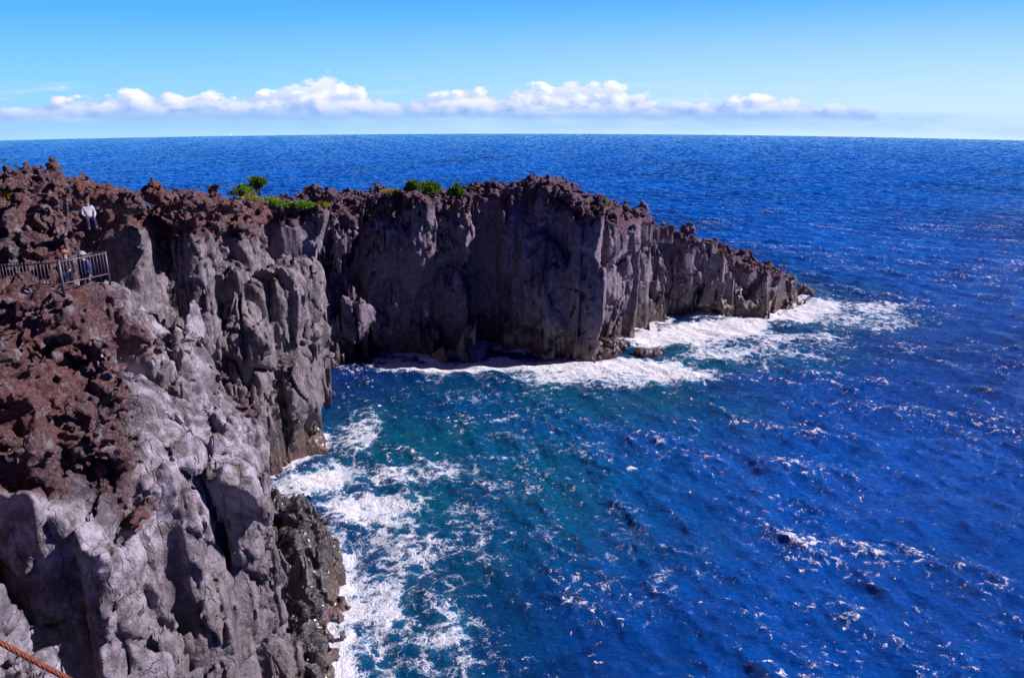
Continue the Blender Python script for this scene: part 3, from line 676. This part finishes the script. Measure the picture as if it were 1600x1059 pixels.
# --- rocks built from fused lobes with broken, pitted surfaces
def rock(name, label, loc, lobes, seed, h=0.07, clink=1.0, rough=1.0, mat=None, group=None, cat='rock', pale=0.3):
    lb = np.array(lobes, float)
    def Fr(x, y, z):
        f = np.full(x.shape, 9.0)
        for (lx, ly, lz, rx, ry, rz) in lb:
            qd = np.sqrt(((x-lx)/rx)**2+((y-ly)/ry)**2+((z-lz)/rz)**2)
            f = smin(f, (qd-1)*min(rx, ry, rz), 0.12)
        o_ = seed*3.31
        l1 = n3(x/0.9+o_, y/0.9, z/0.9, 50); l2 = n3(x/0.4+o_, y/0.4, z/0.4, 51); l3 = n3(x/0.2+o_, y/0.2, z/0.2, 52)
        fc = facet(x/0.9+o_+0.3*l1, y/0.9, z/0.8+0.2*l2, 53); fd = facet(x/0.4+o_, y/0.4, z/0.38, 54)
        return f-rough*(0.22*np.abs(l1)+0.24*np.abs(l2)*clink+0.10*np.abs(l3)*clink+0.20*fc+0.09*fd-0.10)
    lo = lb[:, :3].min(0)-lb[:, 3:].max(0)*1.1-0.5; hi = lb[:, :3].max(0)+lb[:, 3:].max(0)*1.1+0.5
    V, Q = surface_net(Fr, tuple(lo), tuple(hi), h)
    o = mesh_from(name, V, Q, mat or rock_near, {'clinker': np.full(len(V), clink), 'pale': np.full(len(V), pale)})
    o.location = loc; tag(o, label, cat, group); return o
def gz(x, y, dz=0.0):
    want = float(G.get(['top'], np.array([x]), np.array([y]))[0][0])-0.9
    for k in range(14):                                         # stay on the cliff top
        z = ground(x-0.1*k, y+0.3*k)
        if z > want: break
    else: print('SHRUB LOW', x, y, z, want)
    return (x-0.1*k, y+0.3*k, z+dz)
SK = 'lava lumps along the cliff skyline'
rock('lava_rock', 'tallest reddish lava pinnacle with a knob on top, on the skyline behind the railing', (-22.0, 38, 23.55), [(-0.35,0,0.1,0.62,0.6,0.75),(0.25,0,0.15,0.6,0.6,0.7),(0.22,0,0.82,0.24,0.24,0.52),(-0.5,0.1,0.55,0.22,0.22,0.3),(0.75,0.1,-0.1,0.5,0.6,0.6)], 1, group=SK)
rock('lava_rock', 'small dark pointed lava rock left of the tallest pinnacle', (-23.65, 38, 23.8), [(0,0,0,0.42,0.4,0.4),(0.02,0,0.35,0.2,0.22,0.33)], 2, group=SK)
rock('lava_rock', 'squat flat-topped lava knob right of the tallest pinnacle', (-21.3, 40.3, 23.2), [(0,0,0,0.7,0.6,0.45),(-0.25,0,0.35,0.3,0.3,0.3)], 3, group=SK)
rock('lava_rock', 'broad purple-brown lava mound low on the skyline', (-20.1, 40, 23.0), [(0,0,0,0.95,0.7,0.5),(0.5,0,-0.1,0.7,0.6,0.45)], 4, group=SK)
rock('lava_rock', 'dark lava rock with a side horn, beside the grey dome', (-23.6, 52, 21.7), [(0,0,0.1,0.75,0.6,0.6),(0.05,0,0.6,0.42,0.4,0.4),(-0.65,0,0.35,0.25,0.25,0.3),(0.6,0,-0.1,0.6,0.6,0.5)], 5, group=SK)
rock('lava_rock', 'rounded grey lava dome on the ridge right of the horned rock', (-22.3, 54, 21.2), [(0,0,0,1.15,0.9,0.7),(0.9,0,-0.2,0.8,0.7,0.5)], 6, group=SK, pale=0.0)
rock('lava_rock', 'small brown lava hump on the skyline left of the shrubs', (-20.9, 57, 20.5), [(0,0,0,0.65,0.6,0.55),(0.6,0,-0.1,0.6,0.6,0.4)], 7, group=SK)
rock('lava_rock', 'blocky dark rock standing behind the low green shrub', (-20.3, 81, 18.7), [(0,0,0,0.7,0.6,0.65),(0.15,0,0.3,0.5,0.5,0.4)], 8, h=0.09, group=SK, mat=rock_far)
rock('lava_rock', 'rounder dark rock right of the blocky one on the ridge', (-18.8, 81.8, 18.3), [(0,0,0,0.75,0.7,0.65),(-0.5,0,-0.1,0.5,0.6,0.5)], 9, h=0.09, group=SK, mat=rock_far)
rock('lava_rock', 'high red-brown crag, the highest point of the headland', (3.6, 88.5, 18.2), [(0,0,0,2.0,1.6,1.2),(-1.4,0,0.1,1.2,1.2,1.1),(1.6,0.3,-0.2,1.6,1.3,1.0)], 10, h=0.12, rough=1.6, group=SK, mat=rock_far)
rock('lava_rock', 'dark upright fin of rock on the falling ridge of the headland', (16.35, 99, 14.2), [(0,0,0,0.8,0.8,0.8),(0.1,0,0.6,0.5,0.5,0.65),(-0.9,0,-0.1,0.8,0.8,0.5)], 11, h=0.1, group=SK, mat=rock_far, clink=0.5)
rock('lava_rock', 'low black nub further down the falling ridge of the headland', (23.3, 103.0, 11.3), [(0,0,0,0.8,0.8,0.65),(0.2,0,0.4,0.45,0.5,0.45)], 12, h=0.1, group=SK, mat=rock_far, clink=0.5)
SR = 'rocks awash below the headland'
rock('sea_rock', 'largest black rock ledge awash at the foot of the headland', (9.4, 84.6, 0.1), [(0,0,0,2.6,1.5,1.5),(-2.4,0.2,0,1.6,1.2,0.9),(1.8,0.3,0.4,1.2,1.2,1.6)], 13, h=0.12, clink=0.1, rough=1.9, group=SR, mat=rock_far)
rock('sea_rock', 'flat black rock alone in white foam off the headland', (15.3, 84.9, 0.05), [(0,0,0,1.3,0.8,0.55),(1.0,0.1,-0.1,0.9,0.6,0.35)], 14, h=0.1, clink=0.1, rough=1.2, group=SR, mat=rock_far)
rock('sea_rock', 'stepped dark rock between the ledge and the cliff corner', (12.3, 86.8, 0.1), [(0,0,0,1.5,1.0,0.9),(-0.6,0.2,0.5,0.9,0.8,0.8)], 15, h=0.1, clink=0.1, rough=1.4, group=SR, mat=rock_far)
rock('sea_rock', 'low dark ledge in shade left of the largest awash rock', (4.8, 84.6, 0.0), [(0,0,0,1.9,0.9,0.7)], 16, h=0.12, clink=0.1, rough=1.2, group=SR, mat=rock_far)
rock('sea_rock', 'small black rock off the very tip of the headland', (44.2, 112.9, 0.0), [(0,0,0,1.0,0.8,0.8),(-0.8,0.2,0.4,0.8,0.7,1.0)], 17, h=0.12, clink=0.1, rough=1.2, group=SR, mat=rock_far)
SB = 'wet boulders at the foot of the near cliff'
rock('boulder', 'wet slab-sided boulder wedged below the pale cliff face', (-12.0, 32.3, 3.2), [(0,0,0,0.8,0.9,1.0)], 18, mat=rock_wet, clink=0.0, rough=1.3, group=SB, cat='boulder', pale=0)
rock('boulder', 'lowest wet boulder, at the bottom edge of the photo', (-11.2, 30.2, 2.6), [(0,0,0,0.9,0.8,1.1)], 19, mat=rock_wet, clink=0.0, rough=1.3, group=SB, cat='boulder', pale=0)
rock('boulder', 'tilted block of dark wet rock nearest the foam', (-9.6, 32.0, 1.6), [(0,0,0,0.6,0.8,1.4)], 20, mat=rock_wet, clink=0.0, rough=1.2, group=SB, cat='boulder', pale=0)
rock('boulder', 'tall angular wet block in the middle of the shelf', (-10.4, 34.4, 2.6), [(0,0,0,0.8,0.7,1.4)], 21, mat=rock_wet, clink=0.0, rough=1.4, group=SB, cat='boulder', pale=0)
rock('boulder', 'small rounded wet stone behind the tall angular block', (-11.5, 36.4, 3.4), [(0,0,0,0.6,0.7,0.6)], 22, mat=rock_wet, clink=0.0, rough=1.0, group=SB, cat='boulder', pale=0)
print('rocks', time.time()-T0)

# --- shrubs
def leaf_mat(name, a, b, rough=0.55):
    m, q, bs, out = new_mat(name)
    tn = q.new('ShaderNodeAttribute', attribute_name='tone').outputs['Fac']
    q.set(bs.inputs['Base Color'], q.mix(tn, (*a, 1), (*b, 1))); bs.inputs['Roughness'].default_value = rough
    tr = q.new('ShaderNodeBsdfTranslucent', i={'Color': (*[c*1.2 for c in b], 1)})
    mx = q.new('ShaderNodeMixShader', i={0: 0.3}); q.l.new(bs.outputs[0], mx.inputs[1]); q.l.new(tr.outputs[0], mx.inputs[2]); q.l.new(mx.outputs[0], out.inputs[0])
    return m
L_dark = leaf_mat('dark_leaves', (0.02, 0.06, 0.01), (0.17, 0.28, 0.03))
L_green = leaf_mat('bright_leaves', (0.05, 0.13, 0.015), (0.28, 0.46, 0.05))
L_yel = leaf_mat('yellow_leaves', (0.14, 0.15, 0.02), (0.50, 0.44, 0.08))
bark = simple('bark', (0.20, 0.16, 0.13), 0.9)
def shrub(name, label, loc, size, n, mat, leaf, seed, cat='shrub', stem_h=0.0, blade=False):
    r = np.random.RandomState(seed); loc = (loc[0], loc[1], loc[2]+0.15); size = tuple(c_*1.2 for c_ in size); n = int(n*1.3)
    t0 = thing(name, label, cat, loc, 0, 'shrubs along the cliff edge')
    sx, sy, sz = size
    ncl = 16; cc = r.normal(size=(ncl, 3)); cc /= np.linalg.norm(cc, axis=1)[:, None]; cc *= r.rand(ncl, 1)**0.4*0.75
    cc[:, 2] = np.abs(cc[:, 2])*0.9
    cr_ = 0.22+0.22*r.rand(ncl)
    k = r.randint(0, ncl, n); d = r.normal(size=(n, 3)); d /= np.linalg.norm(d, axis=1)[:, None]
    P_ = cc[k]+d*(cr_[k]*(0.55+0.5*r.rand(n)))[:, None]
    tone = np.clip(0.5+0.35*r.normal(size=n)+0.25*(r.rand(ncl)[k]-0.5), 0, 1)
    P_ = P_*np.array([sx, sy, sz])+np.array([0, 0, stem_h]); P_[:, 2] = np.maximum(P_[:, 2], stem_h-0.05)
    up = d+np.array([0, 0, 0.9 if not blade else 3.0]); up /= np.linalg.norm(up, axis=1)[:, None]
    sd2 = np.cross(up, r.normal(size=(n, 3))); sd2 /= np.linalg.norm(sd2, axis=1)[:, None]
    L = leaf*(0.6+0.8*r.rand(n))[:, None]; Wd = L*(0.22 if not blade else 0.08)
    v = np.stack([P_, P_+up*L*0.5+sd2*Wd, P_+up*L, P_+up*L*0.5-sd2*Wd], 1).reshape(-1, 3)
    f = np.arange(4*n).reshape(-1, 4)
    o = mesh_from('foliage', v, f, mat, {'tone': np.repeat(tone, 4)}, smooth=False); o.parent = t0
    bm = bmesh.new()
    for i in range(5):
        e = cc[i]*np.array([sx, sy, sz])+np.array([0, 0, stem_h])
        b0 = Vector((0.05*i-0.1, 0.03*i, -0.25)); mid = Vector((e[0]*0.25, e[1]*0.25, stem_h*0.6+e[2]*0.1))
        add_tube(bm, [b0, mid, Vector(e)], [0.035+0.02*stem_h, 0.028, 0.01], 6)
    bm_obj('stem', bm, bark, t0, True)
    return t0
shrub('small_tree', 'little wind-shaped tree with a pale leaning stem above the bright green bush', gz(-21.0, 65.6, -1.35), (0.6,0.55,0.5), 1700, L_dark, 0.17, 1, 'tree', 0.75)
shrub('shrub', 'bright green bush left of the little tree', gz(-21.9, 65.0, -0.1), (0.95,0.8,0.62), 1800, L_green, 0.20, 2)
shrub('shrub', 'olive scrub below the little tree at the cliff edge', gz(-21.2, 63.8, -0.1), (1.0,0.7,0.35), 1500, L_yel, 0.18, 3)
shrub('shrub', 'low spreading green shrub in front of the blocky dark rock', gz(-21.8, 79.8, -0.05), (1.7,0.9,0.5), 2400, L_green, 0.2, 4)
shrub('shrub', 'yellow tuft on the ridge between the dark rocks and the headland', gz(-19.6, 81.0, -0.05), (0.8,0.6,0.4), 900, L_yel, 0.2, 5)
shrub('shrub', 'yellow-green tuft right of the yellow one at the head of the gully', gz(-18.9, 82.6, -0.05), (0.9,0.6,0.35), 900, L_yel, 0.2, 6)
shrub('shrub', 'left dark green bush of the joined pair on the headland top', gz(-10.7, 85.6, -0.15), (0.95,0.8,0.95), 2200, L_dark, 0.24, 7)
shrub('shrub', 'right and taller dark green bush of the joined pair on the headland top', gz(-8.9, 85.8, -0.15), (1.35,0.9,1.1), 2800, L_dark, 0.26, 8)
shrub('shrub', 'single upright green bush on the headland beside the highest ribs', gz(-6.0, 85.5, -0.1), (0.8,0.7,1.15), 2200, L_dark, 0.24, 9)
shrub('shrub', 'yellow-green bush right of the high crag of the headland', gz(10.0, 91.0, -0.05), (1.05,0.8,0.65), 1600, L_green, 0.24, 10)
shrub('shrub', 'round green bush on the rim above the dark recess, left of the headland', gz(-24.2, 79.5, -0.05), (1.0,0.8,0.6), 1600, L_green, 0.22, 12)
shrub('shrub', 'olive mat of scrub just left of the joined dark bushes', gz(-13.2, 86.2, -0.05), (1.2,0.8,0.35), 1400, L_yel, 0.2, 13)
shrub('grass_tuft', 'yellow grass tuft at the left edge of the skyline', gz(-23.4, 36, -0.05), (0.6,0.5,0.35), 1400, L_yel, 0.25, 11, 'grass', 0.0, True)
print('shrubs', time.time()-T0)

# --- railing
steel = simple('weathered_rail_paint', (0.13, 0.10, 0.125), 0.5, 0.2, 0.3, 6, 0.3)
def rail_fence(label, A, B, h, nbar, framed):
    A = Vector(A); B = Vector(B); d = B-A; Ld = d.length; t0 = thing('railing', label, 'railing', A, 0, 'railings on the lava ledge')
    def P_(u, z): return d*u+Vector((0, 0, z))
    bm = bmesh.new(); add_tube(bm, [P_(0.02, h), P_(0.5, h), P_(0.985, h)], 0.026, 8); bm_obj('top_rail', bm, steel, t0, True)
    bm = bmesh.new(); add_tube(bm, [P_(0.02, 0.08), P_(0.5, 0.08), P_(0.985, 0.08)], 0.024, 8); bm_obj('bottom_rail', bm, steel, t0, True)
    for k in range(nbar):
        u = (k+1)/(nbar+1); bm = bmesh.new()
        add_tube(bm, [P_(u, 0.08), P_(u, h+(0.05))], 0.0115 if framed else 0.013, 6); add_ball(bm, P_(u, h+0.065), 0.028, 1)
        bm_obj('bar', bm, steel, t0, True)
    for u in ((0, 1) if framed else (1,)):
        bm = bmesh.new(); add_tube(bm, [P_(u*0.998, -0.35), P_(u*0.998, h+0.04)], 0.045 if u == 0 else 0.035, 10); add_ball(bm, P_(u*0.998, h+0.05), (0.05, 0.05, 0.025), 2)
        bm_obj('post', bm, steel, t0, True)
    return t0
rail_fence('framed metal railing panel with close upright bars, right of the thick post', (-14.92, 25.3, 22.0), (-14.5, 27.5, 21.86), 0.82, 13, True)
rail_fence('longer metal railing run, left of the thick post and half behind rocks', (-19.7, 28.4, 21.15), (-15.02, 25.42, 21.98), 0.80, 22, False)

# --- people
skin = simple('skin', (0.50, 0.30, 0.22), 0.55, 0, 0.05)
def grown(name, pts, edges, rad, mat, parent, vox=0.0):
    me = bpy.data.meshes.new(name); me.from_pydata(pts, edges, []); ob = bpy.data.objects.new(name, me); C.objects.link(ob)
    md = ob.modifiers.new('s', 'SKIN'); sv = me.skin_vertices[0].data
    for i, r in enumerate(rad): sv[i].radius = (r, r) if not isinstance(r, tuple) else r
    sv[0].use_root = True
    ss = ob.modifiers.new('u', 'SUBSURF'); ss.levels = 2
    bpy.context.view_layer.update(); dg = bpy.context.evaluated_depsgraph_get()
    m2 = bpy.data.meshes.new_from_object(ob.evaluated_get(dg)); ob.modifiers.clear(); ob.data = m2
    m2.materials.clear(); m2.materials.append(mat); m2.polygons.foreach_set('use_smooth', np.ones(len(m2.polygons), bool)); ob.parent = parent
    return ob
def person(label, loc, rz, pose, shirt, trousers, hair, hat=None, lean=0.0):
    t0 = thing('person', label, 'person', loc, rz)
    J = {'pel': (0,0,.92), 'wai': (0,0,1.05), 'che': (0,-.01,1.25), 'nek': (0,0,1.43), 'hb': (0,-.01,1.50), 'hc': (0,-.015,1.60), 'ht': (0,-.01,1.68)}
    for s_, n in ((-1, 'l'), (1, 'r')):
        J.update({n+'sh': (.18*s_,0,1.38), n+'el': (.24*s_,.02,1.10), n+'wr': (.25*s_,-.06,.86), n+'pa': (.25*s_,-.08,.79), n+'hi': (.09*s_,0,.88), n+'kn': (.10*s_,-.02,.48), n+'an': (.11*s_,.02,.08), n+'to': (.12*s_,-.14,.035)})
    J.update(pose); J = {k: Vector(v) for k, v in J.items()}
    R_ = {'pel': .12, 'wai': .115, 'che': .13, 'nek': .055, 'hb': .07, 'hc': .095, 'ht': .07, 'sh': .065, 'el': .042, 'wr': .028, 'pa': .036, 'hi': .085, 'kn': .06, 'an': .042, 'to': .035}
    keys = ['pel', 'wai', 'che', 'nek', 'hb', 'hc', 'ht']; ed = [(i, i+1) for i in range(6)]
    pts = [J[k] for k in keys]; rad = [R_[k] for k in keys]
    for n in 'lr':
        for ch, root in ((('sh', 'el', 'wr', 'pa'), 2), (('hi', 'kn', 'an', 'to'), 0)):
            p = root
            for c_ in ch: pts.append(J[n+c_]); rad.append(R_[c_]); ed.append((p, len(pts)-1)); p = len(pts)-1
            if ch[0] == 'sh':                                   # four fingers and a thumb
                dirp = (J[n+'pa']-J[n+'wr']).normalized(); side = dirp.cross(Vector((1, 0, 0))); side = side.normalized() if side.length > .1 else Vector((0, 1, 0))
                base = len(pts)-1
                for q_ in range(4):
                    a = J[n+'pa']+dirp*0.03+side*(q_-1.5)*0.02; L_ = (0.06, 0.072, 0.066, 0.05)[q_]
                    pts += [a, a+dirp*L_*0.6, a+dirp*L_+Vector((0, 0.0, 0.01))]; rad += [.009, .008, .007]
                    m_ = len(pts); ed += [(base, m_-3), (m_-3, m_-2), (m_-2, m_-1)]
                a = J[n+'pa']-dirp*0.02-side*0.035; pts += [a, a+dirp*0.035-side*0.025]; rad += [.010, .008]; m_ = len(pts); ed += [(base, m_-2), (m_-2, m_-1)]
    grown('body', pts, ed, rad, skin, t0)
    hv = (J['ht']-J['hb']).normalized(); hc = J['hc']
    bm = bmesh.new(); add_ball(bm, hc+Vector((0, -0.098, -0.01)), (.012, .02, .02), 2); bm_obj('nose', bm, skin, t0, True)
    for s_ in (-1, 1):
        bm = bmesh.new(); add_ball(bm, hc+Vector((.033*s_, -0.085, 0.012)), .012, 1); bm_obj('eye', bm, black, t0, True)
        bm = bmesh.new(); add_ball(bm, hc+Vector((.092*s_, 0.0, 0.0)), (.012, .022, .032), 2); bm_obj('ear', bm, skin, t0, True)
    bm = bmesh.new(); add_ball(bm, hc+Vector((0, -0.088, -0.045)), (.025, .008, .006), 1); bm_obj('mouth', bm, lips, t0, True)
    bm = bmesh.new(); add_ball(bm, hc+Vector((0, 0.022, 0.028)), (.105, .105, .105), 3); bm_obj('hair', bm, hair, t0, True)
    if hat:
        bm = bmesh.new(); add_ball(bm, hc+Vector((0, 0.01, 0.065)), (.112, .118, .085), 3); add_tube(bm, [hc+Vector((0, 0, 0.045)), hc+Vector((0, 0, 0.058))], [0.165, 0.155], 20); bm_obj('hat', bm, hat, t0, True)
    # clothes follow the body, a little looser
    k = ['pel', 'wai', 'che', 'nek']; p2 = [J[c_].copy() for c_ in k]; p2[3] = J['che'].lerp(J['nek'], .75); e2 = [(0, 1), (1, 2), (2, 3)]; r2 = [.135, .13, .148, .075]
    for n in 'lr':
        for c_, rr_ in (('sh', .082), ('el', .058), ('wr', .042)):
            p2.append(J[n+c_] if c_ != 'wr' else J[n+'el'].lerp(J[n+'wr'], .9)); r2.append(rr_); e2.append((2 if c_ == 'sh' else len(p2)-2, len(p2)-1))
    grown('shirt', p2, e2, r2, shirt, t0)
    p3 = [J['pel']+Vector((0, 0, .03))]; e3 = []; r3 = [.138]
    for n in 'lr':
        for c_, rr_ in (('hi', .102), ('kn', .078), ('an', .062)):
            p3.append(J[n+c_]); r3.append(rr_); e3.append((0 if c_ == 'hi' else len(p3)-2, len(p3)-1))
    grown('trousers', p3, e3, r3, trousers, t0)
    for n in 'lr':
        bm = bmesh.new(); c_ = J[n+'an'].lerp(J[n+'to'], .5)-Vector((0, 0, .01)); add_ball(bm, c_, (.055, .14, .05), 2); bm_obj('shoe', bm, black, t0, True)
    return t0
black = simple('black_leather', (0.02, 0.018, 0.018), 0.5); lips = simple('lips', (0.35, 0.13, 0.11), 0.5)
white_c = simple('white_cotton', (0.48, 0.45, 0.50), 0.85); navy = simple('navy_denim', (0.012, 0.018, 0.075), 0.9); dkb = simple('dark_blue_nylon', (0.02, 0.035, 0.20), 0.6)
brown_h = simple('brown_hair', (0.07, 0.03, 0.018), 0.6); orange_c = simple('orange_knit', (0.42, 0.13, 0.07), 0.9); grey_c = simple('pale_grey_felt', (0.40, 0.38, 0.41), 0.9); dark_c = simple('dark_wool', (0.03, 0.025, 0.04), 0.95)
sit = {'pel': (0,0,.42), 'wai': (0,.03,.56), 'che': (0,.05,.76), 'nek': (0,.03,.94), 'hb': (0,.0,1.01), 'hc': (0,-.02,1.10), 'ht': (0,-.01,1.18),
       'lsh': (-.18,.05,.89), 'lel': (-.24,.0,.63), 'lwr': (-.17,-.2,.55), 'lpa': (-.15,-.27,.54), 'rsh': (.18,.05,.89), 'rel': (.25,.05,.62), 'rwr': (.2,-.16,.52), 'rpa': (.18,-.23,.51),
       'lhi': (-.1,-.02,.40), 'lkn': (-.13,-.42,.44), 'lan': (-.13,-.52,.08), 'lto': (-.13,-.68,.05), 'rhi': (.1,-.02,.40), 'rkn': (.13,-.40,.42), 'ran': (.14,-.62,.10), 'rto': (.14,-.78,.08)}
person('person in a white shirt and navy trousers sitting on the lava above the railing', (-17.85, 33.0, 22.68), math.radians(35), sit, white_c, navy, brown_h)
walk = {'lkn': (-.10,-.14,.49), 'lan': (-.10,-.10,.09), 'lto': (-.10,-.25,.05), 'rkn': (.10,.03,.48), 'ran': (.10,.22,.13), 'rto': (.10,.10,.04), 'lwr': (-.24,.06,.86), 'lpa': (-.24,.07,.79)}
person('person in an orange hat and dark jacket standing behind the railing post', (-16.0, 27.55, ground(-16.0, 27.55)-0.03), math.radians(20), {}, dark_c, navy, brown_h, orange_c)
person('person in a pale grey hat and blue jacket behind the framed railing panel', (-15.62, 28.0, ground(-15.62, 28.0)-0.03), math.radians(-15), walk, dkb, navy, brown_h, grey_c)

# --- rope at the viewpoint's own bridge
rust = simple('rusty_wire', (0.27, 0.07, 0.035), 0.55, 0.3, 0.45, 60, 0.5)
bm = bmesh.new(); A = Vector((-1.78, 2.05, 26.50)); B = Vector((-0.75, 1.95, 25.92)); d = (B-A); u = d.cross(Vector((0, 0, 1))).normalized(); v = d.normalized().cross(u)
for k in range(6):
    pts = []
    for i in range(260):
        f = i/259; a = 2*math.pi*(f*d.length/0.105+k/6); sag = Vector((0, 0, -0.02*4*f*(1-f)+0.012))
        pts.append(A+d*f+sag+(u*math.cos(a)+v*math.sin(a))*0.0052)
    add_tube(bm, pts, 0.0036, 6)
rp = bm_obj('rope', bm, rust, None, True); tag(rp, 'rusty orange twisted wire rope crossing the bottom left corner', 'rope')

# --- sailing boat on the horizon
bx, by = -401.0, 1150.0; bz = -(bx*bx+by*by)/(2*RPL)
t0 = thing('sailing_boat', 'tiny white sailing boat far off on the horizon', 'boat', (bx, by, bz), math.radians(70))
gel = simple('white_gelcoat', (0.8, 0.8, 0.8), 0.35, 0, 0.03); sailm = simple('sailcloth', (0.8, 0.78, 0.75), 0.8, 0, 0.05)
t0.scale = (0.55, 0.55, 0.55)
bm = bmesh.new(); secs = []
for (x_, hw, zk, zd) in ((-3.6,.9,.1,1.0),(-1.8,1.25,-.3,.95),(0,1.35,-.45,.95),(1.8,1.0,-.3,1.05),(3.2,.45,.1,1.2),(4.0,.04,.6,1.3)):
    secs.append([bm.verts.new((x_, y_, z_)) for (y_, z_) in ((-hw, zd), (-hw*.8, (zd+zk)/2), (0, zk), (hw*.8, (zd+zk)/2), (hw, zd))])
for a, b in zip(secs, secs[1:]):
    for k in range(5): bm.faces.new((a[k], a[(k+1) % 5], b[(k+1) % 5], b[k]))
bm.faces.new(secs[0]); bm.faces.new(secs[-1][::-1]); bm_obj('hull', bm, gel, t0)
bm = bmesh.new(); add_box(bm, (-.4, 0, 1.2), (2.4, 1.3, .5)); bm_obj('cabin', bm, gel, t0)
bm = bmesh.new(); add_tube(bm, [(0.5, 0, 0.9), (0.5, 0, 9.0)], [.08, .05], 6); bm_obj('mast', bm, gel, t0, True)
bm = bmesh.new(); add_tube(bm, [(0.5, 0, 1.9), (-3.2, 0, 1.9)], .06, 6); bm_obj('boom', bm, gel, t0, True)
bm = bmesh.new(); g_ = []
for i in range(9):
    f = i/8; g_.append([bm.verts.new((0.45-(3.4*(1-f))*w_*1.0, 0.35*math.sin(w_*math.pi)*(1-f), 2.0+6.8*f)) for w_ in (0, .25, .5, .75, 1)])
for a, b in zip(g_, g_[1:]):
    for k in range(4): bm.faces.new((a[k], a[k+1], b[k+1], b[k]))
sl = bm_obj('sail', bm, sailm, t0, True); sl.modifiers.new('t', 'SOLIDIFY').thickness = 0.02
print('done', time.time()-T0)
